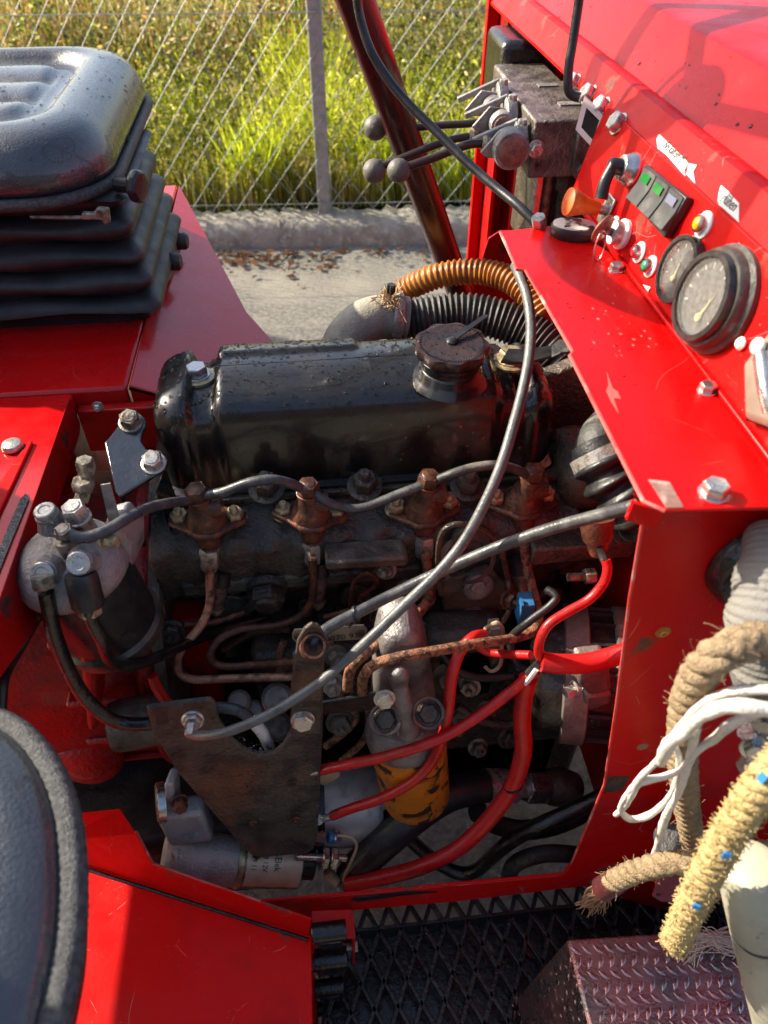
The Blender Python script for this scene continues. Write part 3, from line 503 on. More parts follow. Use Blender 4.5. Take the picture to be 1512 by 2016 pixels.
# ================================================================ far pillar and recess
pil=thing('cab_pillar','red folded pillar and recess wall at the far dash end','pillar',(.3,1.26,.85))
B().prism([(.2830,1.262,.80),(.2830,1.262,1.296),(.2860,1.262,1.296),(.302,1.262,1.305),(.302,1.262,.80)],(0,-.012,0)).obj('pillar_front',RED,pil,bev=.002)
B().box((.302,1.20,.80),(.308,1.26,1.30)).obj('pillar_return',REDD,pil)
B().box((.303,1.252,.80),(.45,1.258,1.30)).obj('recess_wall',REDD,pil)
B().box((.44,.55,.80),(.446,1.25,1.30)).obj('recess_back',REDD,pil)
B().box((.335,1.195,.80),(.35,1.25,1.29)).obj('recess_rib',REDD,pil,bev=.004)
for u,v in ((1018,78),(1000,440)): p=w(u,v,1.24); B().lathe([(.008,0),(.008,.003),(.005,.006),(0,.0062)],p,(-.3,-1,0),16).obj('rivet',ZINCD,pil)
# ================================================================ engine block and head
eng=thing('engine','dark oily diesel engine block with cylinder head and casting details','engine',(.04,.66,.45))
X0,X1=-.19,.275
prof=[(.612,.962),(.605,.955),(.556,.936),(.548,.925),(.548,.862),(.556,.852),(.575,.85),(.578,.76),(.60,.745),(.60,.48),(.80,.48),(.80,.962)]
hd=B(); N_=60
hd.rings([[(X0+(X1-X0)*i/N_,y+.003*math.sin(i*1.3+k)*(k<7),z+.002*math.sin(i*.9+2*k)*(k<7)) for k,(y,z) in enumerate(prof)] for i in range(N_+1)]).obj('cylinder_head',OIL,eng,bev=.003)
B().box((-.165,.545,.865),(.10,.556,.885)).obj('head_ledge',CAST,eng,bev=.004)
B().box((-.19,.59,.958),(.262,.755,.966)).obj('rocker_flange',OIL,eng,bev=.002)
# bosses and relief on the front face
for u,v,Y,r,hh in ((455,1195,.556,.022,.006),(930,1155,.556,.02,.008),(925,1060,.545,.022,.010),(700,1170,.556,.018,.006),(530,1290,.556,.018,.006),(1080,1180,.556,.02,.008)):
    B().lathe([(r,0),(r,hh*.7),(r*.92,hh),(r*.6,hh),(r*.52,hh*.6),(0,hh*.6)],w(u,v,Y),(0,-1,.1),30).obj('core_plug',CAST if u<500 else OIL,eng)
for u,v in ((525,963),(718,958),(920,960),(470,1110)):
    B().hexa(w(u,v,.585),(0,-.3,1),.0135,.015,.019,.003,.3,.006).obj('head_nut',OIL,eng)
B().hexa(w(525,1152,.545),(0,-1,-.15),.0205,.016,.022,.010,.2,dome=.004).obj('hex_plug',GRIME,eng,bev=.001)
B().prism([w(u,v,.52) for u,v in ((640,1108),(800,1098),(806,1108),(800,1116),(642,1124))],(0,.03,0)).obj('cast_lug',CAST,eng,bev=.003)
tg=B().prism([w(u,v,.492) for u,v in ((576,1258),(575,1248),(580,1240),(716,1231),(723,1240),(723,1250),(716,1259),(584,1267))],(0,.002,0)).obj('serial_plate',TAGM,eng,bev=.0006)
for u,v in ((588,1253),(709,1246)): B().lathe([(.0052,0),(.0048,.0022),(0,.0024)],w(u,v,.4915),(0,-1,0),14).obj('plate_screw',CAST,eng)
text('0070 93',w(640,1262,.4913),w(716,1254,.4913)-w(640,1262,.4913),(0,0,1),.0115,GRIME,eng,sx=1.0)
B().prism([w(u,v,.54) for u,v in ((868,1145),(965,1122),(998,1150),(990,1250),(900,1250),(872,1200))],(0,.012,0)).obj('cover_plate',OLIV,eng,bev=.003)
for u,v in ((940,1152),(928,1217)):
    B().lathe([(.018,0),(.018,.005),(.014,.008),(.009,.008)],w(u,v,.536),(.1,-1,.2),26).hexa(w(u,v,.529),(.1,-1,.2),.0095,.007).obj('washer_bolt',ALUD,eng)
B().hexa(w(835,1232,.525),(0,-.9,-.3),.0085,.010,.011,.003).obj('hex_bolt',ZINCD,eng)
# deep dark lower block parts, pump body
B().box((-.10,.50,.66),(.06,.60,.80)).obj('pump_body',OIL,eng,bev=.012,seg=3)
for u,v,r,l in ((470,1380,.013,.03),(500,1398,.012,.02),(545,1375,.018,.035),(545,1430,.018,.03)):
    B().lathe([(r*.8,-l),(r,-l*.4),(r,0),(r*.75,.004),(0,.004)],w(u,v,.475),(0,-.5,.86),20).obj('delivery_valve',ALUD,eng)
B().lathe([(.02,0),(.024,.02),(.022,.05),(.012,.055)],w(600,1385,.52),(0,-1,.2),22).obj('pump_cap',CAST,eng)
B().box((.08,.49,.60),(.19,.60,.80)).obj('lower_housing',CAST,eng,bev=.008)
B().box((.11,.50,.40),(.335,.60,.735)).obj('timing_case',OIL,eng,bev=.01)
B().box((-.19,.56,.49),(.19,.80,.62)).obj('oil_sump',TARB,eng,bev=.02)
B().box((.255,.56,.93),(.31,.66,.99)).obj('water_outlet',OIL,eng,bev=.02,seg=3)
B().lathe([(.03,0),(.032,.004),(.026,.006)],w(918,1098,.535),(0,-1,.3),30,False).obj('round_cover',CAST,eng)
# bent rods near the middle of block
B().tube(ww((690,1270,.535),(690,1180,.53),(700,1140,.53),(725,1128,.528),(742,1145,.528),(725,1165,.53),(705,1185,.532),(700,1270,.535)),.0028,8).obj('dipstick_loop',BROWN,eng)
B().tube(ww((868,1170,.52),(862,1110,.51),(870,1050,.505),(905,1032,.505),(960,1050,.51),(985,1080,.515),(1000,1140,.52),(1015,1165,.52)),.0030,8).obj('leak_pipe',OIL,eng)
B().tube(ww((570,1240,.53),(500,1246,.53),(440,1280,.53)),.004,8).obj('rear_pipe',BROWN,eng)
# loose clutter low down in the bay
for k in range(34):
    u=rng.uniform(330,1000); v=rng.uniform(1180,1480); Y=.555; p=w(u,v,Y)
    if k%2: B().hexa(p,(rng.normal(0,.2),-1,.2),.006+.005*rng.random(),.01,.011,.002,rng.random()).obj('small_bolt',OIL if k%4 else ZINCD,eng)
    else: B().obox(p,np.array([1,0,0]),np.array([0,1,0]),np.array([0,0,1.]),.02+.03*rng.random(),.03,.012+.02*rng.random()).obj('cast_lug',OIL,eng,bev=.003)
# ---------------------------------------------------------------- rocker cover
rc_=thing('rocker_cover','glossy black rocker cover beaded with water along the engine top','engine cover',(.04,.68,.96))
xl=w(278,820,.607)[0]; xr=w(1112,800,.607)[0]; yl,yr=.603,.733; zb=.966
bx=w(388,740,.63)[0]; bx2=w(1003,705,.65)[0]+.004
def sst(a,b,x): t=np.clip((x-a)/(b-a),0,1); return t*t*(3-2*t)
def rr_(ins,r,n):
    a,b=(xr-xl)/2-ins,(yr-yl)/2-ins; r=max(min(r-ins*.6,a,b),.001); P=[]
    cx,cy=(xl+xr)/2,(yl+yr)/2
    per=[(-a+r,-b,a-r,-b,90),(a-r,-b,a,-b+r,10),(a,-b+r,a,b-r,24),(a,b-r,a-r,b,10),(a-r,b,-a+r,b,90),(-a+r,b,-a,b-r,10),(-a,b-r,-a,-b+r,24),(-a,-b+r,-a+r,-b,10)]
    cen={1:(a-r,-b+r,-90),3:(a-r,b-r,0),5:(-a+r,b-r,90),7:(-a+r,-b+r,180)}
    for i,(x0,y0,x1,y1,k) in enumerate(per):
        for j in range(k):
            t=j/k
            if i in cen: ox,oy,a0=cen[i]; an=math.radians(a0+90*t); P.append((cx+ox+r*math.cos(an),cy+oy+r*math.sin(an)))
            else: P.append((cx+x0+(x1-x0)*t,cy+y0+(y1-y0)*t))
    return P
lev=[(-.008,0),(-.008,.004),(0,.006),(.001,.03),(.0025,.06),(.004,.082),(.007,.093),(.012,.101),(.018,.1055),(.026,.1085)]+[(.026+.0382*k/14,.1085+.006*math.sin(math.pi/2*k/14)) for k in range(1,15)]
rs=[]
for ins,z in lev:
    ring=[]
    for x,y in rr_(ins,.032,0):
        zz=zb+z; up=sst(.05,.1,z); g=1-sst(.009,.017,abs(x-bx)); g2=1-sst(.012,.024,abs(x-bx2+.002))
        zz-=up*(.016*g+.012*g2)
        ed=1-sst(.0,.012,ins); fr=ed*sst(.01,.03,z); y+= (.0055*g+.006*g2)*fr*(1 if y<(yl+yr)/2 else -1)
        if x>bx2: zz-=up*.010
        pad=sst(-.115,-.11,x)*(1-sst(.04,.046,x))*sst(.684,.691,y)*up; zz+=.005*pad
        crease=math.exp(-((x-.0+.30*(y-.68)-.048)/.003)**2)*up*sst(.64,.66,y)*.0012; zz+=crease
        ring.append((x,y,zz))
    rs.append(ring)
rk_=B().rings(rs,True,True).obj('cover_shell',BLKP,rc_,ang=60)
def rbolt(u,v,z,r,m,pn='cover_bolt'):
    p=h(u,v,z); B().lathe([(r*1.55,0),(r*1.55,.003),(r*1.2,.004)],p,(0,0,1),26).obj('seal_washer',GOLD,rc_); B().hexa(p+[0,0,.004],(0,0,1),r,r*.85,r*1.15,.0015,.3).obj(pn,m,rc_)
rbolt(390,745,zb+.098,.0115,STEEL); rbolt(1003,715,zb+.1,.0125,GOLD)
fc_=h(885,735,zb+.112); fl_=B().lathe([(.040,-.006),(.036,.0),(.033,.003),(.032,.009),(.030,.011),(.030,.016),(.031,.018),(.031,.021),(.027,.024),(.027,.030)],fc_,(0,-.05,1),44).obj('filler_neck',BLKP,rc_)
cap=B(); ct=un([0,-.05,1]); cc=fc_+ct*.022; a_,b_,_=frame(ct)
def lob(r,hh): return [cc+ct*hh+(r+.0018*math.cos(9*t)*(r>.03))*(a_*math.cos(t)+b_*math.sin(t)) for t in np.linspace(0,2*math.pi,110)[:-1]]
cap.rings([lob(.031,0),lob(.034,.003),lob(.0362,.006),lob(.0365,.012),lob(.0352,.0145),lob(.029,.0155),lob(.027,.0150),lob(.012,.0156),lob(.001,.0158)])
cp=cap.obj('filler_cap',mat('filler_cap_paint',(.028,.02,.02),.30,.2,(.065,.034,.03),40,.42,.62,.3,160,rv=.15),rc_,ang=50)
t_=cc+ct*.0155; B().lathe([(.006,0),(.006,.002),(.0035,.004),(0,.0042)],t_,ct,14).obj('cap_rivet',PLAS,cp); e_=w(958,622,t_[1]+.03); s_=un(e_-t_); q_=un(np.cross(s_,ct)); B().prism([t_+q_*.003+ct*.002,t_-q_*.003+ct*.002,e_-q_*.0025,e_+q_*.0025],(0,0,.0015)).obj('cap_lever',PLAS,cp)
for k in range(30):
    t=2*math.pi*k/30; q=a_*math.cos(t)+b_*math.sin(t)
cb=B()
for k in range(72):
    t=2*math.pi*k/72; q=a_*math.cos(t)+b_*math.sin(t); cb.obox(cc+ct*.0155+q*.0315,q,np.cross(ct,q),ct,.0024,.0007,.0008)
x=cb.obj('cap_knurl',mat('filler_cap_edge',(.07,.04,.04),.35,.3),cp); x['kind']='stuff'
drops(rk_,rc_,3200,.0003,.0025,.4); drops(cp,rc_,90,.0005,.0016,.8,name='cap_water_drops')
st=thing('flat_stay','flat black steel stay bolted on the rocker cover beside filler cap','bracket',h(1000,705,zb+.11))
zz=zb+.117; B().prism([h(u,v,zz) for u,v in ((985,716),(1040,718),(1085,706),(1085,684),(1035,692),(1000,690))],(0,0,.003)).obj('stay_strip',PLAS,st,bev=.0008)
B().prism([h(1085,706,zz),h(1085,684,zz),h(1100,674,zz+.012),h(1175,668,zz+.014),h(1175,690,zz+.012),h(1102,698,zz+.01)],(0,0,.003)).obj('stay_end',RUBG,st,bev=.0008)
# ---------------------------------------------------------------- lifting bracket
lf_=thing('lifting_bracket','black folded lifting bracket with two bolts at the rear engine corner','bracket',w(270,900,.60))
bp=np.array(w(270,900,.585)); bn=un([.03,-.36,.93])
pp=[pl(u,v,bp,bn) for u,v in ((205,870),(213,862),(237,832),(243,818),(262,806),(285,822),(288,838),(280,850),(278,868),(288,885),(318,886),(331,905),(326,922),(236,978),(226,968))]
B().prism(pp,-bn*.006).obj('bracket_plate',BLKS,lf_,bev=.0015)
B().prism([pp[14]+[.001,.001,-.004],pp[0]+[.001,0,-.004],pp[0]+[.001,.02,-.09],pp[14]+[.001,.02,-.10]],(.005,.002,0)).obj('bracket_web',BLKS,lf_,bev=.001)
B().prism([pp[12]+[-.004,.006,-.008],pp[13]+[.03,.012,-.008],pp[13]+[.03,.03,-.12],pp[12]+[-.004,.03,-.12]],(.002,.006,0)).obj('bracket_leg',BLKP,lf_,bev=.002)
for u,v,m,r in ((258,832,ZINCD,.0102),(303,913,ZINC,.0105)): B().hexa(pl(u,v,bp,bn),bn,r,.010,.0122,.002,.2,dome=.001).obj('hex_bolt',m,lf_)
drops(bpy.data.objects[lf_.children[0].name],lf_,70,.0004,.0016,.3)
# ---------------------------------------------------------------- injectors
def injector(bu,L,Rn,un0,un1,label,Y=.572):
    bj=w(*bu,Y-.012); l=w(*L,Y-.004); r=w(*Rn,Y-.004); a=w(*un0,Y-.02); b=w(*un1,Y-.022)
    base=(l+r)/2-[0,0,.012]; t=thing('injector',label,'injector',base,'fuel injectors along the cylinder head'); ax=un(bj-base+[0,0,.004])
    fz=l[2]-.010; ex=un(r-l); ey=np.cross([0,0,1],ex); o=(l+r)/2; o=np.array([o[0],o[1],fz])
    hw=np.linalg.norm(r-l)/2
    B().prism([o-ex*(hw+.012)+ey*.006,o-ex*(hw+.012)-ey*.008,o-ex*.018-ey*.022,o-ex*.010-ey*.030,o+ex*.010-ey*.030,o+ex*.018-ey*.022,o+ex*(hw+.012)-ey*.008,o+ex*(hw+.012)+ey*.006,o+ex*.016+ey*.016,o-ex*.016+ey*.016],(0,0,.007)).obj('clamp_flange',BROWN,t,bev=.0025)
    ob=np.array([o[0],o[1]-.006,fz+.004]); ax=un(bj-ob); ln=np.linalg.norm(bj-ob)
    B().lathe([(.021,0),(.021,.008),(.0165,.015),(.0135,ln*.6),(.0115,ln*.8),(.0115,ln)],ob,ax,20).obj('injector_body',BROWN,t)
    B().lathe([(.012,0),(.0125,.004),(.0125,.016),(.011,.02)],bj-ax*.016,(1,0,.0),18).obj('banjo_fitting',BROWN,t)
    B().hexa(bj-ax*.002,ax,.0118,.012,.0125,.002,.5,dome=.001).obj('banjo_bolt',BROWN,t)
    for q in (l,r): B().hexa(q-[0,0,.006],(0,-.12,1),.0095,.009,.0125,.0025,rng.random(),.0045).obj('stud_nut',GOLD,t)
    mid=ob+(a-ob)*.75; B().tube([ob-[0,.004,-.006],mid,a],.0105,14,4,lambda s,u:.014-.004*u).obj('inlet_arm',BROWN,t)
    d=un(b-a); B().hexa(a,d,.0112,np.linalg.norm(b-a),0,0,.25).obj('union_nut',ZINC if bu[0]<1000 else ZINCD,t)
    return t
injector((390,978),(353,1016),(462,1012),(413,1078),(413,1118),'brown injector nearest the lifting bracket, with the lowest copper pipe')
injector((607,968),(558,1003),(662,1006),(615,1066),(615,1106),'brown injector above the big hexagon plug, second from the lifting bracket')
injector((843,951),(780,996),(883,986),(836,1053),(836,1092),'brown injector behind the grey bowden cable, third from the lifting bracket')
injector((1047,939),(976,980),(1076,973),(1030,1052),(1030,1076),'darkest injector at the return hose end, beside the corrugated boot')
# return hose
rh=thing('return_hose','thin black leak-off hose looping over the injector banjo bolts','hose',w(600,960,.56))
for pts in (((138,1052,.448),(165,1058,.446),(210,1044,.452),(262,1014,.475),(310,995,.515),(376,984,.557)),((402,976,.557),(440,968,.553),(490,950,.55),(535,944,.55),(572,952,.553),(598,964,.557)),((616,968,.557),(640,986,.55),(680,1000,.55),(720,998,.55),(780,975,.553),(832,955,.557)),((855,948,.557),(890,933,.553),(935,920,.553),(980,916,.553),(1015,924,.555),(1040,936,.557))):
    B().tube(ww(*pts),.0049,12,8).obj('hose_length',CABLE if pts[0][0]<700 else RUBG,rh)
# glow plugs
def glow(u,v,u2,v2,label,Y=.542):
    a=w(u,v,Y+.006); b=w(u2,v2,Y-.006); d=un(b-a); ln=np.linalg.norm(b-a); t=thing('glow_plug',label,'glow plug',a,'glow plugs below the injectors')
    B().lathe([(.0095,-.012),(.0095,0),(.0108,.004),(.0108,ln*.1),(.008,ln*.14)],a,d,18).obj('plug_boot',RUB,t); B().lathe([(.0085,ln*.12),(.0088,ln*.35),(.0075,ln*.42),(.0075,ln*.62),(.006,ln*.66)],a,d,16).obj('plug_body',mat('pink_zinc',(.38,.25,.22),.35,.6,(.16,.09,.08),120,.45,.6) if 'glow_plug.001' not in ORG else bpy.data.materials['pink_zinc'],t)
    B().hexa(a+d*ln*.68,d,.0068,.006,.0085,.0018,0,.003).obj('terminal_nut',GOLD,t)
glow(436,1140,422,1222,'glow plug beside the first copper pipe with a stacked brass terminal'); glow(630,1120,625,1212,'glow plug beside the second copper pipe above the serial plate'); glow(848,1130,843,1198,'glow plug crossed by the grey bowden cable'); glow(1022,1118,1032,1182,'glow plug near the blue connector',.525)
# ---------------------------------------------------------------- fuel pipes
def pipe(name,label,cat,pts,r,m,n=10,group=None,sub=8):
    if group: pts=[(u,v,Y-.012) for u,v,Y in pts]
    return tag(B().tube(ww(*pts),r,n,sub).obj(name,m),label,cat,group)
G='steel injector pipes'
pipe('injector_pipe','bare copper coloured injector pipe making the widest bend at the bottom','pipe',((413,1112,.548),(413,1150,.545),(412,1190,.535),(395,1232,.52),(362,1272,.505),(349,1302,.5),(356,1328,.495),(385,1338,.49),(440,1336,.487),(580,1332,.48)),.0047,COPPER,12,G)
pipe('injector_pipe','injector pipe doubling back in a hairpin above the widest pipe','pipe',((615,1100,.548),(616,1150,.545),(612,1185,.54),(592,1212,.535),(545,1230,.53),(480,1238,.525),(435,1256,.515),(415,1285,.505),(422,1305,.5),(450,1312,.497),(510,1308,.495),(585,1302,.48)),.0046,BROWN,12,G)
pipe('injector_pipe','rusty injector pipe running down diagonally under the grey bowden cable','pipe',((838,1088,.548),(842,1130,.545),(846,1165,.535),(830,1200,.50),(780,1242,.46),(725,1282,.435),(695,1310,.43),(686,1335,.43),(684,1362,.435)),.0055,COPR,12,G)
pipe('injector_pipe','long rusty injector pipe sweeping across above the oil filter','pipe',((1032,1074,.545),(1038,1120,.535),(1050,1165,.51),(1060,1210,.48),(1052,1240,.462),(1010,1257,.45),(940,1267,.435),(860,1281,.422),(780,1295,.415),(735,1310,.415),(715,1335,.42),(713,1362,.425)),.0053,COPR,12,G)
pipe('fuel_line','black fuel line curving down from the fuel filter then right','pipe',((172,1185,.412),(180,1222,.408),(200,1260,.405),(212,1292,.408),(232,1308,.415),(262,1310,.425),(310,1293,.45),(380,1262,.50),(440,1238,.53),(520,1215,.55)),.0058,TARB,12)
pipe('fuel_line','thin rusty fuel line low behind the bracket plate','pipe',((640,1470,.43),(680,1440,.435),(700,1415,.44),(690,1395,.445),(650,1405,.45)),.0042,COPR)
pipe('fuel_line','short orange rusty fuel line beside the oil filter head','pipe',((725,1395,.44),(726,1430,.435),(710,1465,.43),(672,1498,.425)),.0042,COPR)
# ---------------------------------------------------------------- fuel filter
ffc=w(134,1090,.47); ff=thing('fuel_filter','dull aluminium fuel filter head above its black bowl','fuel filter',ffc-[0,0,.12])
fx=un([-.10,-.06,1]); R0=.0475
B().lathe([(R0*.96,-.006),(R0*1.04,0),(R0*1.04,.005),(R0*1.0,.011),(R0*.92,.020),(R0*.72,.029),(R0*.40,.034),(0,.035)],ffc-[0,0,.02],fx,48).obj('filter_head',ALU,ff)
B().lathe([(R0*.88,-.098),(R0*.98,-.093),(R0*.99,-.02),(R0*.98,-.004)],ffc-[0,0,.02],fx,40).obj('filter_bowl',PLAS,ff)
B().lathe([(R0*.94,-.101),(R0*1.06,-.097),(R0*1.07,-.085),(R0*.98,-.081)],ffc-[0,0,.02],fx,44).obj('bowl_ring',mat('bowl_ring',(.10,.08,.055),.4,.3,(.04,.035,.03),60),ff)
hm=(ffc-[0,0,.02])+fx*.03
def tower(u,v,r,hh,nm,m,Y,ax=None,bolt=True):
    p=w(u,v,Y); a=fx if ax is None else un(ax); B().lathe([(r*1.5,-hh*1.4),(r*1.15,-hh*.6),(r*1.1,0),(r*.8,.001)],p,a,20).obj(nm,m,ff)
    if bolt: B().lathe([(r,.001),(r,hh*.5),(r*.9,hh*.6),(r*.6,hh*.6),(r*.5,hh*.5),(0,hh*.5)],p,a,18).obj('plug_screw',ZINC,ff)
tower(92,1012,.0092,.010,'filter_boss',ALU,.478); tower(87,1128,.0098,.008,'filter_boss',ALU,.435,(-.1,-.75,.65)); tower(157,1108,.0098,.008,'filter_boss',ALU,.43,(-.02,-.75,.65))
B().lathe([(.0095,-.03),(.009,0),(.0088,.003)],w(129,1065,.455),fx,18).hexa(w(129,1052,.457),fx,.0085,.007,0,0,.3,dome=.001).obj('vent_screw',ZINCD,ff)
p=w(155,1020,.475); B().lathe([(.0098,-.045),(.0095,-.01),(.0095,0)],p,fx,18).obj('inlet_post',ZINCD,ff); B().hexa(p+fx*.0,fx,.0105,.013,.0112,.002,.4,dome=.001).obj('banjo_bolt',ZINC,ff)
B().tube(ww((160,985,.50),(168,955,.505),(172,925,.51)),.0062,12).hexa(w(166,962,.502),(.05,0,1),.0095,.01).hexa(w(172,930,.508),(.05,0,1),.008,.014).obj('bleed_fitting',ZINCD,ff)
B().prism([w(u,v,.475) for u,v in ((192,1055),(226,1046),(256,1078),(258,1125),(205,1140),(188,1100))],(.012,.03,.01)).obj('mounting_lug',ALU,ff,bev=.004,seg=3)
tl=B().prism([w(u,v,.478) for u,v in ((198,955),(216,952),(234,1018),(214,1028))],(.0005,.001,0)).obj('type_plate',ALU,ff)
B().hexa(w(204,1062,.452),(.9,-.4,.1),.006,.012,.008,.002).obj('lug_bolt',GOLD,ff)
for q,m,d in (((87,1150,.425),ZINC,(.02,-.45,-.9)),((168,1168,.42),RUB,(.06,-.45,-.9))):
    p=w(*q); 
    if m is RUB:
        B().lathe([(.0125,-.018),(.0135,-.012),(.0135,.010),(.012,.013)],p,d,20).obj('hose_sleeve',RUB,ff); B().hexa(p+un(d)*.013,d,.0095,.008).obj('union_nut',GOLD,ff)
    else: B().hexa(p-un(d)*.008,d,.0105,.011,.0,0,.2).obj('union_nut',ZINCD,ff)
text('G',w(92,1062,.437),(1,-.1,.3),(.0,.5,.8),.02,ALUD,ff,sx=.8)
pipe('fuel_hose','glossy black hose sweeping from the filter down to the bracket plate','hose',((90,1165,.425),(97,1200,.42),(108,1250,.415),(132,1312,.41),(165,1370,.405),(205,1408,.40),(245,1424,.40),(300,1424,.40),(340,1420,.41)),.0066,TARB,14)
pipe('drain_hose','thin dull black hose hanging beside the inner wall','hose',((85,1180,.46),(70,1215,.455),(40,1270,.44),(15,1312,.42),(4,1345,.40),(0,1400,.38)),.0058,RUB,12)
# ---------------------------------------------------------------- red gearbox casting
gb=thing('gearbox_housing','red painted gearbox bell housing below the fuel filter','gearbox',(-.25,.6,.45))
def ghull(x0,x1,Yc,zc,r,nm,m,n=50): B().lathe([(r*.9,0),(r,.01),(r,x1-x0-.01),(r*.97,x1-x0)],(x0,Yc,zc),(1,0,0),n).obj(nm,m,gb)
ghull(-.45,-.225,.66,.72,.185,'rear_casing',REDC); ghull(-.225,-.197,.66,.72,.205,'bell_flange',REDC); ghull(-.197,-.186,.66,.72,.212,'adaptor_ring',CAST)
B().ball(w(175,1490,.485),.042,26,.45,(0,-1,.3)).obj('cast_boss',REDC,gb)
for z in (.86,.78,.70,.62): B().box((-.30,.46+abs(z-.74)*.25,z),(-.222,.54,z+.010)).obj('cast_rib',REDC,gb,bev=.004)
B().prism([w(u,v,.43) for u,v in ((150,1250),(178,1250),(188,1330),(190,1440),(172,1440),(160,1330))],(0,.06,0)).obj('cast_rib',REDC,gb,bev=.008)
B().lathe([(.026,0),(.028,.01),(.028,.055),(.022,.062),(.012,.064)],w(222,1432,.44),(1,.1,.05),28).obj('dark_boss',CAST,gb)
B().box((-.19,.545,.50),(-.15,.60,.82)).obj('adaptor_plate',REDD,gb,bev=.006)
B().box((-.165,.45,.47),(-.12,.54,.66)).obj('dark_lug',OIL,gb,bev=.008)
# ---------------------------------------------------------------- bracket plates & bowden cables
br=thing('cable_bracket','dirty rust-stained plate bracket holding the bowden cable ends','bracket',w(500,1500,.38))
Yb=.385
outl=[(288,1396),(300,1392),(415,1379),(424,1386),(432,1420),(452,1452),(480,1476),(510,1487),(538,1484),(556,1470),(570,1448),(576,1425),(577,1290),(638,1290),(635,1450),(630,1560),(625,1648),(618,1672),(606,1680),(515,1689),(495,1684),(482,1672),(350,1522),(300,1440)]
B().prism([w(u,v,Yb+.00025*(1500-v)*.5) for u,v in outl],(0,.0045,.002)).obj('main_plate',GRIME,br,bev=.0015)
B().prism([w(u,v,.383) for u,v in ((598,1232),(612,1222),(628,1226),(642,1250),(634,1352),(631,1438),(572,1440),(572,1350),(585,1256))],(0,-.004,-.0005)).obj('upright_strip',GRIME,br,bev=.0012)
B().prism([w(u,v,.41) for u,v in ((634,1385),(740,1366),(742,1398),(634,1408))],(0,.004,0)).obj('side_strap',TARB,br,bev=.001)
B().prism([w(u,v,.3828) for u,v in ((306,1402),(330,1399),(332,1424),(308,1427))],(0,-.0006,0)).obj('square_slot',INK,br)
B().hexa(w(596,1416,.377),(0,-1,.25),.0105,.006,.0115,.002,.2).obj('hex_bolt',ZINC,br)
B().lathe([(.0105,0),(.0108,.002),(.0092,.004)],w(380,1416,.384),(0,-1,.35),24).hexa(w(380,1416,.381),(0,-1,.35),.0085,.007).hexa(w(378,1426,.372),(-.1,-.95,-.1),.0055,.011).obj('cable_adjuster',ZINC,br)
for u,v,m in ((575,1543,INK),): B().lathe([(.005,0),(.0045,.0006),(0,.0007)],w(u,v,.3775),(0,-1,0),16).obj('bolt_hole',m,br)
for u,v in ((498,1615),(583,1608),(506,1680),(597,1670)): B().hexa(w(u,v,.373),(0,-1,.2),.0052,.004,.006,.001,.3,.0022).obj('small_screw',BROWN,br)
B().prism([w(u,v,.376) for u,v in ((505,1606),(598,1600),(600,1655),(590,1668),(512,1676),(503,1665))],(0,-.0016,0)).obj('backing_plate',GRIME,br,bev=.0008)
B().lathe([(.0105,0),(.0105,.016),(.0085,.016),(.0085,.004)],w(613,1276,.377),(.15,-.5,.85),22,False).obj('cable_ferrule',BROWN,br)
drops(bpy.data.objects['main_plate'],br,220,.0005,.0018,-.6)
for nm in ('cylinder_head','head_ledge'): drops(bpy.data.objects[nm],eng,260,.0004,.0016,.0,name='oil_and_water_beads')
c1=B().tube(ww((1014,524,.62),(1022,540,.60),(1038,585,.575),(1045,640,.55),(1042,700,.525),(1030,765,.50),(1010,840,.475),(985,920,.45),(950,1000,.43),(910,1070,.415),(860,1130,.40),(800,1188,.39),(720,1265,.375),(640,1335,.365),(570,1383,.355),(510,1416,.348),(450,1440,.346),(405,1448,.352),(376,1447,.365),(372,1438,.372)),.0045,14,8).obj('bowden_cable',CABLEG); tag(c1,'long grey bowden cable arching across the engine from the lid','cable')
c2=B().tube(ww((1300,978,.36),(1250,996,.365),(1190,1012,.38),(1100,1036,.40),(1010,1066,.415),(930,1098,.42),(850,1134,.42),(770,1172,.415),(700,1208,.40),(650,1234,.39),(618,1262,.38),(612,1280,.38)),.0051,14,8).obj('bowden_cable',CABLE); tag(c2,'thick black bowden cable from the corner tab to the bracket upright','cable')
pipe('inner_hose','short black and white hose end behind the bracket plate notch','hose',((425,1392,.42),(460,1396,.415),(490,1412,.41),(515,1440,.41),(530,1470,.415),(534,1500,.42)),.0058,CABLE,12)
B().tube(ww((495,1418,.405),(515,1440,.404),(530,1470,.41)),.0062,12).obj('white_hose_sleeve',WHITEP); tag(bpy.data.objects['white_hose_sleeve'],'white sleeve on the short hose in the bracket notch','sleeve')
# ---------------------------------------------------------------- oil filter
of=thing('oil_filter','grey cast oil filter head above a scraped orange canister','oil filter',w(805,1560,.42))
oc=w(800,1442,.42); ox=un([-.10,.12,.97])
B().lathe([(.036,-.128),(.041,-.12),(.0435,-.01),(.0435,0)],oc,ox,44).obj('orange_canister',ORNG,of)
B().lathe([(.0435,-.004),(.0455,0),(.0455,.008),(.043,.016),(.040,.026),(.034,.032),(0,.034)],oc,ox,40).obj('filter_head',FHEAD,of)
B().lathe([(.005,-.026),(.008,-.02),(.0095,-.005),(.0095,.010),(.0075,.019),(.004,.023),(0,.024)],w(786,1335,.398),un([-.02,-.3,.95]),18).obj('relief_valve',FHEAD,of)
B().tube(ww((786,1338,.400),(792,1375,.392),(798,1410,.387),(803,1440,.385)),.0095,10,5,lambda s,t:.0075+.004*t).obj('cast_rib',FHEAD,of)
B().prism([w(u,v,.415) for u,v in ((738,1335),(752,1275),(790,1256),(828,1262),(846,1300),(860,1385),(858,1428),(738,1432))],(0,.05,.01)).obj('head_neck',FHEAD,of,bev=.010,seg=3)
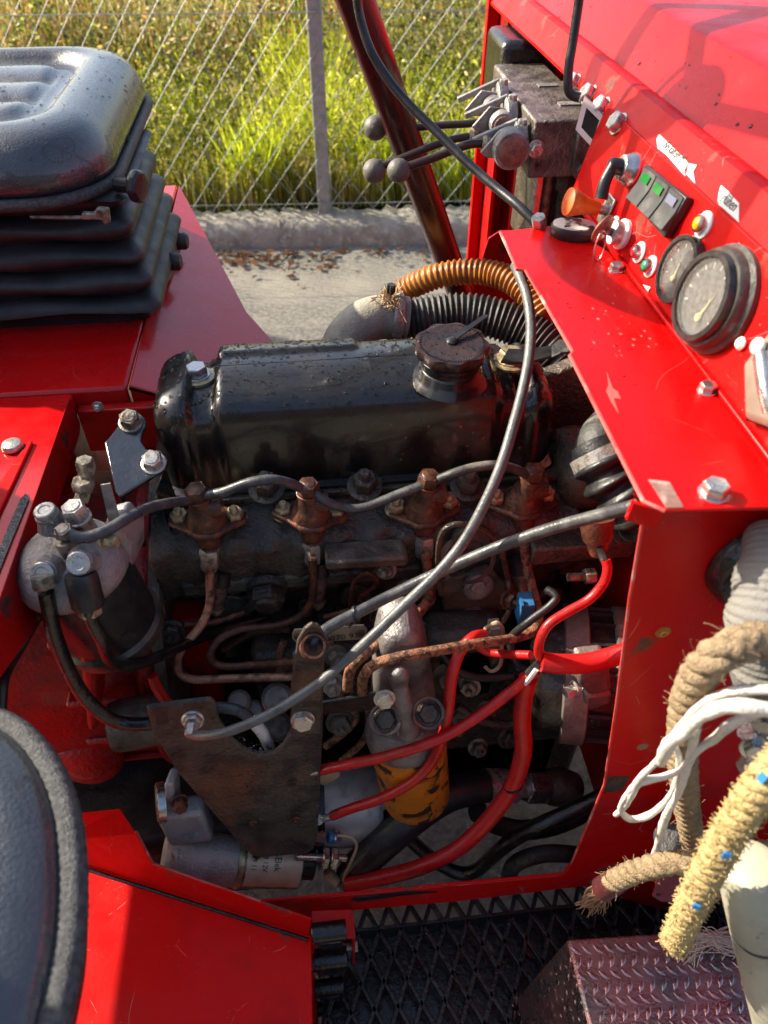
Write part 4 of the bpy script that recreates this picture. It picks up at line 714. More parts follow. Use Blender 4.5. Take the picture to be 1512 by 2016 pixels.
for u,v in ((758,1416),(843,1404)): B().lathe([(.016,.004),(.016,.0),(.0135,-.002),(.0135,-.008)],w(u,v,.383),(0,-.6,.8),24,False).obj('bolt_recess',FHEAD,of); B().hexa(w(u,v,.39),(0,-.6,.8),.0105,.007,.012,.001).obj('hex_bolt',OIL,of)
B().hexa(w(757,1375,.385),(0,-.9,.3),.0085,.006,.0105,.0015).obj('strap_bolt',ZINC,of)
# ---------------------------------------------------------------- alternator
ALR=mat('alternator_casting',(.17,.14,.13),.40,.4,(.26,.21,.19),50,.42,.62,.4,300)
al=thing('alternator','dark alternator with dull aluminium end rings behind the red cables','alternator',w(1140,1450,.47))
ac=w(1050,1318,.475); aa=un([1,-.28,.10]); R1=.075
B().lathe([(R1*.2,-.006),(R1*.9,-.006),(R1*.98,.002),(R1,.012),(R1,.030)],ac,aa,48).obj('end_housing',TARB,al)
B().lathe([(R1*1.0,.030),(R1*1.06,.032),(R1*1.06,.056),(R1*1.0,.058)],ac,aa,48).obj('end_ring',ALR,al)
B().lathe([(R1*.97,.054),(R1*.97,.086)],ac,aa,48).obj('stator_core',TARB,al)
for k in range(18):
    t=2*math.pi*k/18; f=frame(aa); q=f[0]*math.cos(t)+f[1]*math.sin(t); B().obox(ac+aa*.07+q*R1*.965,q,np.cross(aa,q),aa,.008,.004,.03).obj('core_rib',RUB,al)
B().lathe([(R1*1.0,.084),(R1*1.06,.086),(R1*1.06,.125),(R1*.9,.13)],ac,aa,48).obj('front_ring',ALR,al)
for u,v in ((1172,1345),): B().prism([w(a,b,.392) for a,b in ((1142,1318),(1200,1310),(1206,1362),(1160,1372),(1140,1350))],(0,.03,0)).obj('clamp_ear',ALR,al,bev=.005,seg=3); B().hexa(w(1133,1357,.388),(-1,-.3,0),.0065,.010,.009,.002).obj('clamp_bolt',ZINC,al)
B().prism([w(a,b,.396) for a,b in ((1152,1372),(1207,1366),(1196,1440),(1142,1448),(1150,1400))],(0,.03,0)).obj('ear_skirt',ALR,al,bev=.004)
B().box((.215,.52,.90),(.33,.55,.925)).obj('adjuster_arm',OIL,al,bev=.003); B().tube(ww((1118,1136,.50),(1150,1136,.50)),.0045,10).hexa(w(1150,1135,.5),(1,0,0),.009,.012).obj('adjuster_stud',ZINCD,al)
bl=thing('blue_connector','small blue plug connector beside the alternator','connector',w(1035,1212,.47)); B().box(w(1020,1232,.47),w(1055,1192,.47)+[0,.02,0]).obj('connector_body',BLUEP,bl,bev=.001); B().box(w(1026,1200,.468),w(1032,1192,.468)+[0,.01,0]).obj('connector_latch',BLUEP,bl)
tb=thing('cream_terminal','cream plastic terminal clip on the wire junction','connector',w(972,1275,.46))
B().tube(ww((955,1238,.46),(978,1226,.455),(990,1240,.455),(988,1270,.455),(985,1308,.455),(968,1322,.455),(954,1312,.46)),.0022,6).obj('wire_clip',TAN,tb); B().box(w(962,1262,.462),w(988,1238,.462)+[0,.015,0]).obj('clip_body',ALUD,tb,bev=.001); B().box(w(966,1318,.46),w(988,1280,.46)+[0,.015,0]).obj('clip_tail',CAST,tb,bev=.001)
gp=thing('temperature_sender','rusty sender terminal at the head end above the red wire','sender',w(1178,1080,.44)); B().lathe([(.016,-.02),(.0135,0),(.010,.004),(.008,.012),(.006,.016)],w(1176,1062,.45),(0.05,-.5,-.9),18).obj('sender_body',BROWN,gp); B().tube(ww((1180,1078,.44),(1186,1092,.435),(1190,1104,.43)),.004,8).obj('wire_boot',RUB,gp)
# ---------------------------------------------------------------- red cables
pipe('red_wire','thin red wire dropping from the sender to the alternator junction','cable',((1192,1102,.43),(1196,1120,.425),(1188,1148,.42),(1160,1180,.415),(1115,1206,.41),(1082,1228,.405),(1065,1255,.40),(1060,1285,.40),(1066,1300,.40)),.0045,WIRE,12)
pipe('red_sleeve','fattest red sleeved cable running right from the junction to the panel edge','cable',((1066,1303,.395),(1100,1307,.392),(1150,1306,.39),(1195,1296,.39),(1240,1282,.39)),.0098,WIRE,18)
pipe('red_wire','red cable hanging past the oil filter toward the starter body','cable',((952,1250,.44),(930,1256,.43),(905,1285,.42),(890,1330,.405),(883,1390,.39),(872,1450,.38),(850,1500,.375),(810,1540,.37),(750,1572,.37),(690,1592,.375),(655,1606,.38)),.0058,WIRE,14)
pipe('red_wire','red cable slanting across the oil filter from the junction','cable',((1056,1320,.40),(1010,1358,.395),(950,1404,.385),(890,1442,.375),(830,1468,.37),(750,1492,.375),(690,1504,.38),(630,1516,.388)),.0056,WIRE,14)
pipe('red_cable','thick red battery cable curving down to the starter terminal','cable',((1040,1335,.40),(1030,1380,.395),(1028,1430,.385),(1030,1480,.375),(1010,1545,.365),(965,1610,.355),(905,1668,.345),(830,1706,.34),(750,1728,.34),(684,1740,.345)),.0094,WIRE,18)
pipe('red_wire','short red wire from the junction into the cream terminal','cable',((938,1268,.44),(960,1284,.435),(1000,1288,.425),(1045,1290,.41)),.0045,WIRE,12)
pipe('red_wire','short red wire behind the left end of the bracket plate','cable',((300,1330,.45),(308,1352,.445),(325,1378,.44),(338,1395,.44)),.0055,WIRE,12)
pipe('black_wire','black wire loop above the blue connector','cable',((1055,1320,.405),(1020,1310,.42),(1005,1260,.44),(1040,1225,.44),(1080,1195,.445),(1095,1175,.45),(1075,1160,.46)),.0042,RUB,10)
jn=thing('cable_splice','bare wire splice wrapped in tape where red cables meet','splice',w(1055,1310,.40)); B().tube(ww((1040,1330,.40),(1052,1318,.398),(1066,1304,.396)),.0052,8).obj('tape_wrap',RUB,jn); B().tube(ww((1030,1352,.395),(1046,1332,.392),(1056,1318,.392)),.0026,6).obj('bare_strand',WHITEP,jn)
# ---------------------------------------------------------------- starter motor
sm=thing('starter_motor','grey starter motor with solenoid and worn label at the sill','starter motor',w(460,1740,.36))
s0=w(322,1690,.375); s1=w(585,1700,.375); sa=un(s1-s0); sL=np.linalg.norm(s1-s0); sr=px(50,s0)
B().lathe([(sr*.86,0),(sr*.98,.006),(sr*.98,sL*.21),(sr*1.0,sL*.22),(sr*1.0,sL*.44),(sr*.97,sL*.45),(sr*.97,sL*.53)],s0,sa,44).obj('solenoid_nose',STRT,sm)
B().lathe([(sr*1.0,sL*.515),(sr*1.03,sL*.53),(sr*1.03,sL*.555),(sr*.99,sL*.56)],s0,sa,44,False).obj('solenoid_ring',GOLD,sm)
B().lathe([(sr*.98,sL*.53),(sr*.98,sL*1.0),(sr*.8,sL*1.005)],s0,sa,44).obj('solenoid_can',ZINCD,sm)
fr=frame(sa); lab=B(); rr=sr*.99
up=un(np.array([0,-.45,.9])-sa*(np.array([0,-.45,.9])@sa)); sd=np.cross(sa,up)
lv=lambda s,t:s0+sa*s+rr*(up*math.cos(t)-sd*math.sin(t)*-1)
lab.rings([[s0+sa*s+rr*(up*math.cos(t)+sd*math.sin(t)) for t in np.linspace(-1.0,1.0,18)] for s in (sL*.575,sL*.995)],False,False).obj('type_label',LBLY,sm)
for tx,uu in (('03E9 11',482),('058 12V',504),('aSElek',527)):
    s=(uu-322)/263*sL
    text(tx,s0+sa*(s)+(rr+.0004)*up*1.0+up*.0002-sd*.018*(1 if sd[1]>0 else -1)*-1,-np.sign(sd[1])*sd if 1 else sd,sa,.0095 if uu<520 else .012,INK,sm,sx=.8)
B().lathe([(sr*.62,0),(sr*.62,.02),(sr*.35,.022)],s1,sa,24).obj('solenoid_cap',PLAS,sm)
t0=w(630,1688,.37); B().hexa(t0,sa,.0135,.008,.014,.002).hexa(t0+sa*.011,sa,.0135,.008,.014,.002).lathe([(.005,-.03),(.005,.034)],t0,sa,12).obj('terminal_stud',STEEL,sm)
t1=w(655,1648,.375); B().hexa(t1-sa*.03,sa,.0068,.02).hexa(t1,sa,.0085,.007,.009,.002).obj('small_terminal',STEEL,sm); B().lathe([(.0078,0),(.0078,.010)],t1-sa*.006,sa,14).obj('blue_sleeve',BLUEP,sm)
m0=w(650,1585,.43); m1=w(735,1580,.43); B().lathe([(.05,-.01),(.0515,0),(.0515,.055),(.048,.062),(.03,.064)],m0,un(m1-m0),44).obj('motor_body',mat('pale_starter',(.42,.38,.35),.42,.3,(.25,.22,.20),50,.5,.7),sm)
B().lathe([(.052,-.05),(.052,-.01)],m0,un(m1-m0),40).obj('motor_band',TARB,sm)
B().box(w(332,1668,.375),w(402,1560,.40)).obj('nose_bracket',STRT,sm,bev=.006,seg=3)
B().lathe([(.022,-.004),(.022,.004),(.018,.006)],w(318,1580,.39),(-1,-.2,.2),28).obj('bracket_washer',STEEL,sm); B().prism([w(u,v,.385) for u,v in ((322,1545),(340,1545),(348,1660),(326,1660))],(.006,.02,0)).obj('bracket_lug',STRT,sm,bev=.003)
B().lathe([(.017,-.012),(.0175,0),(.013,.002)],w(372,1622,.385),(0,-.4,.9),24).ball(w(372,1612,.385),.009,14).obj('pivot_bolt',ALUD,sm); B().hexa(w(352,1575,.385),(.3,-.9,.2),.008,.012,.010,.002).obj('hex_bolt',BROWN,sm)
B().hexa(w(355,1678,.355),(-.8,-.5,.3),.0065,.009).obj('case_screw',ZINC,sm)
pipe('thin_wire','thin tan wire looping from the small terminal to the cable lug','wire',((665,1645,.37),(690,1648,.365),(702,1665,.36),(690,1700,.352),(680,1720,.35),(676,1733,.35)),.0018,TAN,8)
pipe('cable_lug','tan sleeved cable lug under the starter terminal','cable lug',((645,1715,.365),(655,1728,.36),(668,1740,.352)),.0062,TAN,12)
pipe('wire_end','loose tan wire end beside the bracket plate edge','wire',((636,1535,.40),(648,1528,.398),(660,1522,.396)),.0062,TAN,10)
# ---------------------------------------------------------------- lower hoses
hh_=thing('hydraulic_hose','thick black hydraulic hose with crimped steel end and hex nut','hose',w(800,1700,.38))
B().tube(ww((690,1728,.362),(720,1692,.366),(770,1647,.376),(825,1600,.39),(885,1564,.408),(955,1546,.42)),.0205,22,8).obj('hose_body',RUB,hh_)
q0=w(952,1546,.425); q1=w(1030,1548,.43); d=un(q1-q0); L_=np.linalg.norm(q1-q0); B().lathe([(.021,0),(.0215,.004),(.0215,L_*.75),(.0145,L_*.8),(.0145,L_*1.05)],q0,d,30).obj('crimp_sleeve',ZINC,hh_)
B().hexa(q0+d*L_*1.02,d,.0225,.034,.0,0,.2).obj('hex_nut',STEEL,hh_,bev=.001); B().lathe([(.019,0),(.024,.01),(.026,.03),(.020,.05),(.01,.055)],q0+d*(L_*1.02+.034),d,26).obj('elbow_body',CAST,hh_)
hp_=pipe('rubber_hose','printed black rubber hose dipping behind the battery cable','hose',((940,1600,.40),(965,1618,.395),(1000,1630,.39),(1040,1634,.385),(1100,1622,.39),(1165,1590,.40),(1240,1540,.41)),.0125,RUB,16)
pipe('rubber_hose','long black rubber hose looping low behind the sill','hose',((760,1600,.42),(800,1645,.40),(850,1690,.38),(900,1718,.365),(935,1715,.36),(965,1690,.36),(1000,1660,.355),(1060,1625,.355),(1130,1595,.36),(1210,1555,.37)),.0092,TARB,14)
pipe('rubber_hose','stubby black hose arching just above the sill corner','hose',((1000,1735,.35),(1010,1705,.35),(1040,1688,.348),(1080,1680,.347),(1125,1682,.345),(1180,1690,.345)),.0105,RUBG,16)
text('WP-3/8"-4',w(965,1598,.384),(1,-.1,-.35),(.1,.3,.9),.011,INKY,(lambda t:(B().tube(ww((938,1594,.399),(942,1597,.3985)),.0127,12).obj('hose_band',RUB,t),t)[1])(thing('hose_marking','faded yellow print along the dipping rubber hose','marking',w(965,1600,.39))),sx=.8)
B().box((.12,.50,.42),(.30,.62,.56)).obj('subframe_bracket',OIL,bay,bev=.006)
# ---------------------------------------------------------------- air hose, boots
def corr(r,amp,pitch): return lambda s,t:r+amp*math.sin(2*math.pi*s/pitch)
ah=thing('air_hose','black corrugated air hose behind the rocker cover with band clamp','hose',(.1,.82,1.0))
B().tube(ww((785,632,.84),(850,622,.84),(920,618,.835),(990,632,.82),(1050,660,.80),(1100,700,.775),(1140,760,.76)),.0255,22,26,corr(.0245,.0022,.0072)).obj('corrugated_hose',RUBG,ah,ang=80)
B().tube(ww((668,740,.81),(672,690,.82),(692,655,.83),(722,632,.835),(758,624,.84),(800,628,.84)),.0275,24,8).obj('elbow',DUSTY,ah)
e0=w(768,624,.84); e1=w(795,626,.84); d=un(e1-e0); B().lathe([(.0325,-.004),(.0328,.008),(.0322,.009)],e0+d*.004,d,32,False).obj('band_clamp',ZINC,ah); B().hexa(e0+[0,-.004,.034],(.1,0,1),.006,.012).obj('clamp_screw',TARB,ah)
fr_=B()
for k in range(70):
    a=e0+[-.012+.02*rng.random(),-.02*rng.random(),.026+.012*rng.random()]; fr_.tube([a,a+rng.normal(0,.006,3),a+rng.normal(0,.008,3)+[0,0,-.012*rng.random()]],.0006,3,2)
q=fr_.obj('frayed_tape',mat('frayed_tape',(.50,.34,.18),.8),ah); q['kind']='stuff'
oh=thing('amber_hose','amber ribbed plastic conduit arching behind the black air hose','hose',(.15,.9,1.0)); B().tube(ww((770,592,.93),(800,570,.93),(850,547,.92),(905,536,.91),(960,537,.895),(1005,552,.87),(1045,585,.84),(1075,625,.81)),.0168,18,24,corr(.0158,.0017,.0074)).obj('ribbed_conduit',ORHOSE,oh,ang=80)
cbt=thing('corrugated_boot','black ribbed rubber boot with grey clamp under the lid','hose',w(1200,930,.52))
B().tube(ww((1178,876,.545),(1190,908,.53),(1210,946,.515),(1242,985,.50),(1285,1025,.49)),.036,26,20,lambda s,t:.0285+(.004 if t>.25 else .0)*math.sin(2*math.pi*s/.0165)).obj('ribbed_boot',RUB,cbt,ang=80)
B().lathe([(.0325,-.002),(.033,.010),(.032,.011)],w(1184,889,.54),un(w(1200,945,.515)-w(1165,872,.545)),32,False).obj('hose_clamp',ZINC,cbt); B().tube(ww((1255,800,.66),(1215,835,.59),(1188,868,.553),(1183,892,.543)),.0255,22,6).obj('hose_end',RUBG,cbt)
B().box((.27,.56,.83),(.33,.60,.93)).obj('side_bracket',GRIME,bay,bev=.004)
VALC=mat('pivot_cap_face',(.22,.10,.075),.5,.2,(.34,.17,.12),120,.42,.6,.5,400)
# ---------------------------------------------------------------- valve block and levers
vb=thing('hydraulic_valve','grimy cast hydraulic control valve block with spools in the recess','control valve',(.29,.88,1.15))
vx0,vx1,vy0,vy1,vz0,vz1=.240,.335,.80,.945,1.207,1.264
B().box((vx0,vy0,vz0),(vx1,vy1,vz1)).obj('valve_body',VALV,vb,bev=.002); B().box((vx0+.045,vy0-.006,vz0+.004),(vx1+.002,vy0+.01,vz1-.002)).obj('front_lug',VALV,vb,bev=.002)
B().box((vx0+.01,vy1,vz0+.02),(vx1-.02,vy1+.10,vz1-.004)).obj('rear_section',VALV,vb,bev=.003); B().box((vx0+.02,vy1+.10,vz0),(vx1,vy1+.2,vz1+.02)).obj('rear_cap',TARB,vb,bev=.01,seg=3)
for (x,y) in ((.286,.925),(.29,.852),(.318,.89)): B().obox((x,y,vz1+.0008),np.array([1.,0,0]),np.array([0,1.,0]),np.array([0,0,1.]),.022,.012,.0016).obj('cast_tag',ALU,vb)
B().lathe([(.006,0),(.006,.003),(.004,.003)],(vx1-.02,vy0+.004,vz1),(0,0,1),14).obj('corner_ear',ALU,vb)
for j,(yy,zz) in enumerate(((.822,1.236),(.872,1.246),(.918,1.25))):
    o=np.array([vx0-.004,yy,zz]); br_=(.0195,.0135,.012)[j]; B().lathe([(.021,0),(.022,.003),(.022,.010),(.018,.012)],o,(-1,0,0),30).obj('spool_flange',ALU,vb,bev=0)
    B().lathe([(br_,0),(br_,.016),(br_*.93,.019),(br_*.78,.0195)],o-[.017,.006,0],(0,-1,0),30).obj('pivot_boss',ALU,vb); B().lathe([(br_*.76,.0),(br_*.76,.0012),(br_*.7,.002),(br_*.12,.002),(br_*.1,.0006),(0,.0006)],o-[.017,.0255,0],(0,-1,0),30).obj('pivot_cap',VALC,vb)
    B().obox(o+[-.03,.004,.012],un([-.9,0,-.35]),np.array([0,1.,0]),un([-.35,0,.9]),.05,.006,.006).obj('link_arm',ALUD,vb,bev=.001); B().hexa(o+[-.004,-.004,.018],(0,0,1),.005,.006,.006,.001).obj('link_bolt',ZINC,vb)
    B().prism([o+[-.004,-.012,.012],o+[-.030,-.012,.016],o+[-.048,-.012,-.004],o+[-.040,-.012,-.010],o+[-.004,-.012,-.012]],(0,.004,0)).obj('fork_plate',ALUD,vb,bev=.001)
B().hexa((vx0+.004,vy0-.002,1.238),(0,-1,0),.007,.006,.009,.001).obj('side_bolt',ZINC,vb); B().hexa((.296,vy0-.006,1.217),(0,-1,0),.0075,.005,.011,.001).obj('front_bolt',VALV,vb)
B().box((.252,.81,1.10),(.262,.83,1.207)).obj('steel_post',STEEL,vb,bev=.002); B().tube([(.272,.83,1.207),(.272,.83,1.08)],.007,12,1).obj('feed_pipe',ZINCD,vb); B().hexa((.288,.82,1.207),(0,0,-1),.012,.02).obj('union_nut',GRIME,vb); B().tube([(.288,.82,1.19),(.288,.82,1.05)],.007,12,1).obj('feed_pipe',OIL,vb); B().box((.262,.84,1.10),(.335,.93,1.207)).obj('lower_body',OIL,vb,bev=.006)
for lab,kn,path,r in (('control lever reaching furthest back with the upper black ball knob',(739,252,.93),((752,252,.93),(800,253,.925),(860,247,.92),(915,244,.915),(950,240,.912)),.0042),('control lever with the lower ball knob nearer the fence post',(737,337,.872),((752,327,.872),(790,312,.872),(840,292,.872),(890,275,.872),(930,268,.87)),.0042),('front control lever with the ball knob overlapping the steering column',(785,336,.825),((802,328,.825),(850,312,.825),(890,296,.825),(925,284,.825),(955,282,.825)),.0045)):
    k=w(*kn); t=thing('control_lever',lab,'lever',w(*path[-1]),'hydraulic control levers'); B().tube(ww(*path),r,10).obj('lever_rod',mat('lever_steel',(.05,.03,.028),.35,.4) if 'lever_steel' not in bpy.data.materials else bpy.data.materials['lever_steel'],t)
    B().ball(k,px(23,k),24).obj('ball_knob',KNOB,t); p=w(*path[-1]); B().lathe([(.008,-.004),(.0095,0),(.0075,.004),(.007,.02),(.009,.024)],p,(1,0,-.05),14).obj('lever_socket',GOLD,t)
fp_=thing('frame_plate','chrome edged square frame plate standing beside the valve block','plate',(.30,.72,1.2)); f4=ww((1150,190,.745),(1192,232,.73),(1172,298,.73),(1133,255,.745)); f5=[a*.6+sum(f4)/4*.4 for a in f4]
for i in range(4): j=(i+1)%4; B().prism([f4[i],f4[j],f5[j],f5[i]],(.002,.004,0)).obj('frame_bar',WHITEP,fp_)
B().prism(f5,(.001,.006,0)).obj('dark_insert',PLAS,fp_)
rd=B().tube(ww((1148,-60,.75),(1140,0,.75),(1128,80,.745),(1120,130,.74),(1119,175,.735),(1128,188,.733),(1142,192,.73)),.0042,10).obj('brake_line',PLAS); tag(rd,'thin black line running up past the cowl rail from the frame plate','pipe')
# ---------------------------------------------------------------- steering column and wheel
sc_=thing('steering_column','dark red tubular steering column rising toward the driver','steering column',(.17,1.0,1.03))
A0=w(905,575,1.0); A1=w(700,0,.872); dA=un(A1-A0); TOP=A1+dA*.17
B().tube([A0-dA*.1,A0,A1,TOP],.0188,26,1).obj('column_tube',TUBE,sc_)
wa=un(dA*.8+np.array([0,0,.6])); f=frame(wa); wc=TOP+wa*.03; ring=[wc+.19*(f[0]*math.cos(t)+f[1]*math.sin(t)) for t in np.linspace(0,2*math.pi,49)[:-1]]
B().tube(ring,.013,14,1,closed=True).obj('wheel_rim',PLAS,sc_); B().lathe([(.04,-.02),(.045,0),(.035,.015),(0,.018)],wc,wa,24).obj('wheel_hub',PLAS,sc_)
for k in range(3): t=2*math.pi*k/3+.4; B().tube([wc,wc+.19*(f[0]*math.cos(t)+f[1]*math.sin(t))],.010,10,1).obj('wheel_spoke',PLAS,sc_)
c3=B().tube(ww((702,-20,.84),(708,30,.838),(728,95,.83),(760,150,.82),(800,200,.805),(860,260,.78),(920,320,.75),(975,368,.72),(1020,405,.69),(1055,440,.67)),.0045,12,8).obj('black_cable',PLAS); tag(c3,'thin black cable crossing the steering column down to the lid nut','cable')

# ring terminals, ties and grime beads on the wiring
for u,v,Y,d in ((652,1608,.381,(-.9,0,-.2)),(628,1517,.388,(-1,0,-.1))):
    p=w(u,v,Y); t=thing('ring_terminal','crimped ring terminal on the end of the %s red wire'%('lower' if v>1600 else 'slanting'),'terminal',p); B().lathe([(.0045,0),(.0045,.010),(.003,.012)],p,d,12).obj('crimp',ZINC,t); B().lathe([(.0065,0),(.0065,.0015),(.003,.0015)],p+un(d)*.016,(0,-.7,.7),16).obj('ring',ZINC,t)
for q in ((700,1208,.40,(-.8,.1,-.3)),(905,1440,.384,(-.7,.3,.4)),(1010,1545,.365,(-.3,.2,.8))):
    p=w(*q[:3]); r=.0112 if q[0]>1000 else .0068; tie=B().lathe([(r,-.0012),(r,.0012)],p,q[3],18).obj('cable_tie',PLAS); tag(tie,{700:'black tie round the bowden cable above the upright strip',905:'black tie on the slanting red cable right of the oil filter',1010:'black tie round the thick red battery cable'}[q[0]],'cable tie')

# more grimy fittings filling the dark middle of the engine
ft=thing('pump_fittings','cluster of grimy unions, bolts and bent pipes beside the serial plate','fittings',w(760,1250,.50))
for k,(u,v,Y,r,l,m) in enumerate(((660,1290,.48,.010,.02,CAST),(690,1215,.51,.009,.016,ZINCD),(745,1215,.51,.008,.014,BROWN),(800,1160,.525,.010,.014,OIL),(760,1120,.53,.009,.012,ZINCD),(880,1330,.46,.012,.018,CAST),(925,1350,.46,.010,.014,ZINCD),(960,1400,.46,.012,.016,OIL),(905,1410,.46,.011,.014,CAST),(1000,1180,.50,.009,.014,BROWN),(655,1345,.46,.011,.02,ALUD),(668,1420,.44,.012,.02,CAST),(1000,1450,.45,.012,.014,OIL),(940,1470,.45,.010,.014,ZINCD),(560,1300,.50,.009,.016,CAST),(340,1245,.52,.012,.016,OIL),(300,1200,.53,.012,.016,CAST),(330,1420,.46,.014,.02,CAST))):
    p=w(u,v,Y); d=(rng.normal(0,.25),-1,.5); B().hexa(p,d,r,l*.6,r*1.3,.003,rng.random(),.004).obj('union_nut',m,ft)
for pts,r,m in ((((640,1215,.52),(700,1200,.51),(760,1192,.505),(815,1178,.51),(840,1182,.52)),.0036,BROWN),(((648,1260,.49),(665,1320,.47),(672,1380,.455),(660,1440,.45)),.004,COPR),(((870,1290,.47),(900,1320,.455),(950,1335,.45),(1010,1330,.45)),.0045,RUB),(((900,1390,.45),(950,1420,.44),(1010,1425,.44),(1040,1400,.45)),.005,OIL),(((990,1090,.53),(1000,1140,.52),(1005,1190,.50),(990,1225,.49)),.0032,OIL),(((360,1230,.52),(420,1225,.53),(480,1205,.54)),.0042,BROWN),(((560,1260,.51),(550,1290,.50),(552,1330,.49)),.0045,COPR)):
    B().tube(ww(*pts),r,10).obj('bent_pipe',m,ft)
B().prism([w(u,v,.49) for u,v in ((845,1262),(1000,1255),(1005,1345),(985,1375),(870,1380),(842,1330))],(0,.05,0)).obj('pump_casing',mat('green_grey_casting',(.085,.088,.072),.42,0,(.04,.038,.03),26,.44,.62,.7,160),ft,bev=.014,seg=3)
# ================================================================ driver seat (left, far) and second seat (near)
seat=thing('driver_seat','black vinyl driver seat cushion on a folded rubber bellows base','seat',(-.43,1.05,1.03))
SX0,SX1,SY0,SY1=-.70,-.214,.836,1.272
def rrect(x0,x1,y0,y1,r,n=10,ns=30):
    P=[]; cs=[(x1-r,y0+r,-90),(x1-r,y1-r,0),(x0+r,y1-r,90),(x0+r,y0+r,180)]
    for i,(cx,cy,a0) in enumerate(cs):
        for k in range(n+1): a=math.radians(a0+90*k/n); P.append((cx+r*math.cos(a),cy+r*math.sin(a)))
        nx=cs[(i+1)%4]; a=math.radians(nx[2]); q=(nx[0]+r*math.cos(a),nx[1]+r*math.sin(a)); p0=P[-1]
        for k in range(1,ns): P.append((p0[0]+(q[0]-p0[0])*k/ns,p0[1]+(q[1]-p0[1])*k/ns))
    return P
rs=[]; cx,cy=(SX0+SX1)/2,(SY0+SY1)/2
for ins,z in [(.03,1.182),(.006,1.186),(0,1.195),(-.004,1.205),(.001,1.220),(.008,1.234),(.017,1.244),(.029,1.2505),(.042,1.2535),(.053,1.254),(.061,1.252),(.067,1.246),(.072,1.241),(.078,1.239),(.085,1.241)]+[(.09+.006*k,1.2415) for k in range(21)]:
    ring=[]
    for x,y in rrect(SX0+ins,SX1-ins,SY0+ins,SY1-ins,max(.085-ins*.5,.02)):
        zz=z+.012*max(0,(SX1-x)/(SX1-SX0)-.5)
        if ins>.085:
            g=math.sin((y-SY0-.09)/(SY1-SY0-.18)*math.pi*3); a=abs(g); e=sst(.087,.11,ins); zz+=e*(.013*(a**.45)-.005)
            gx=abs(((x-SX1+.09)/.125)%1-.5); zz-=e*.010*sst(.40,.5,gx)
        ring.append((x,y,zz))
    rs.append(ring)
cu=B().rings(rs,True,True).obj('cushion',VINYL,seat,ang=180)
B().tube([(x,y,1.188) for x,y in rrect(SX0-.002,SX1+.003,SY0-.003,SY1+.003,.088,8,6)],.0068,10,2,closed=True).obj('piping',PIPE_V,seat,ang=180)
rs=[]
for ins,z in [(.02,1.184),(.004,1.180)]+[(.010*(1-k/72)+.009*(1-math.cos(2*math.pi*k/18))*(1 if k%18<9 else .98)-.012*(k/72),1.176-.122*(k+2.2*math.sin(2*math.pi*k/18))/72) for k in range(73)]+[(.008,1.047),(.010,1.029)]:
    rs.append([(x,y,z+.002*math.sin(x*40+z*90)) for x,y in rrect(-.70+ins,-.193-ins*.9,.852+ins,1.115-ins,.018,6,24)])
B().rings(rs).obj('bellows',BELL,seat,ang=70)
B().box((-.72,.90,1.026),(-.235,1.10,1.05)).obj('base_frame',ZINCD,seat)
p=w(262,366,.87); sa_=un([.9,-.35,.0]); B().lathe([(.009,-.022),(.009,-.002),(.017,.0),(.0185,.006),(.0165,.011),(.008,.012)],p,sa_,8,True).obj('weight_knob',PLAS,seat,bev=.002)
B().tube(ww((60,427,.84),(120,428,.838),(165,428,.835)),.0022,8).obj('slide_rod',ZINCD,seat); B().prism([w(u,v,.83) for u,v in ((160,419),(184,421),(190,410),(214,412),(217,440),(206,446),(200,434),(160,434))],(0,.008,0)).obj('slide_lever',ZINCD,seat,bev=.002)
B().tube([tuple(np.array(w(242,272,1.01))+[.006*math.cos(t),.004*math.sin(t),.009*math.sin(t)]) for t in np.linspace(0,6.28,14)[:-1]],.0013,6,2,closed=True).obj('cable_tie',PLAS,seat)
for u,v in ((345,475),(330,515)): B().lathe([(.010,0),(.012,.004),(.012,.014),(.009,.018)],xx(u,v,-.19),(1,-.1,0),14).obj('rubber_buffer',RUBG,seat)
B().prism([xx(u,v,-.195) for u,v in ((330,455),(352,460),(356,485),(325,555),(308,560),(318,520))],(.008,0,0)).obj('lever_bracket',mat('faded_plastic',(.12,.09,.10),.5,0,(.05,.04,.045),40),seat,bev=.003)
# backrest rises out of frame
bk=[]
for ins,x in ((.03,-.60),(0,-.615),(0,-.67),(.03,-.70)):
    bk.append([(x-.12*max(0,z-1.26),y,z) for y,z in rrect(.88+ins,1.23-ins,1.22+ins,1.45-ins,.07,8,8)])
B().rings(bk).obj('backrest',VINYL,seat,ang=60)
drops(cu,seat,900,.0005,.0022,.35)
ns=thing('passenger_seat','dark vinyl seat cushion with pale textured piping close to the camera','seat',(-.3,.1,.9))
ZP=1.085
oute=[h(u,v,ZP) for u,v in ((-170,1415),(-60,1412),(10,1428),(62,1468),(104,1530),(130,1605),(141,1690),(142,1780),(135,1870),(118,1960),(94,2060),(60,2180))]
cxy=np.array([-.33,.16,ZP]); oute=spline(oute,5); full=oute+[np.array([-.30,-.02,ZP]),np.array([-.44,.02,ZP]),np.array([-.47,.16,ZP]),np.array([-.42,.27,ZP])]
def ringo(s,z): return [cxy+(p-cxy)*s+[0,0,z] for p in full]
B().rings([ringo(.93,-.06),ringo(.985,-.04),ringo(.99,-.004),ringo(.965,.008),ringo(.93,.014),ringo(.85,.020),ringo(.7,.024),ringo(.4,.026),ringo(.05,.026)]).obj('cushion',VINYL,ns,ang=180)
B().tube(full,.0085,12,2,lambda s,t:.0083+.0004*math.sin(s*1500),closed=True).obj('piping',PIPE_V,ns,ang=180)
B().box((-.55,.0,.62),(-.40,.2,1.03)).obj('seat_box',RUB,ns)
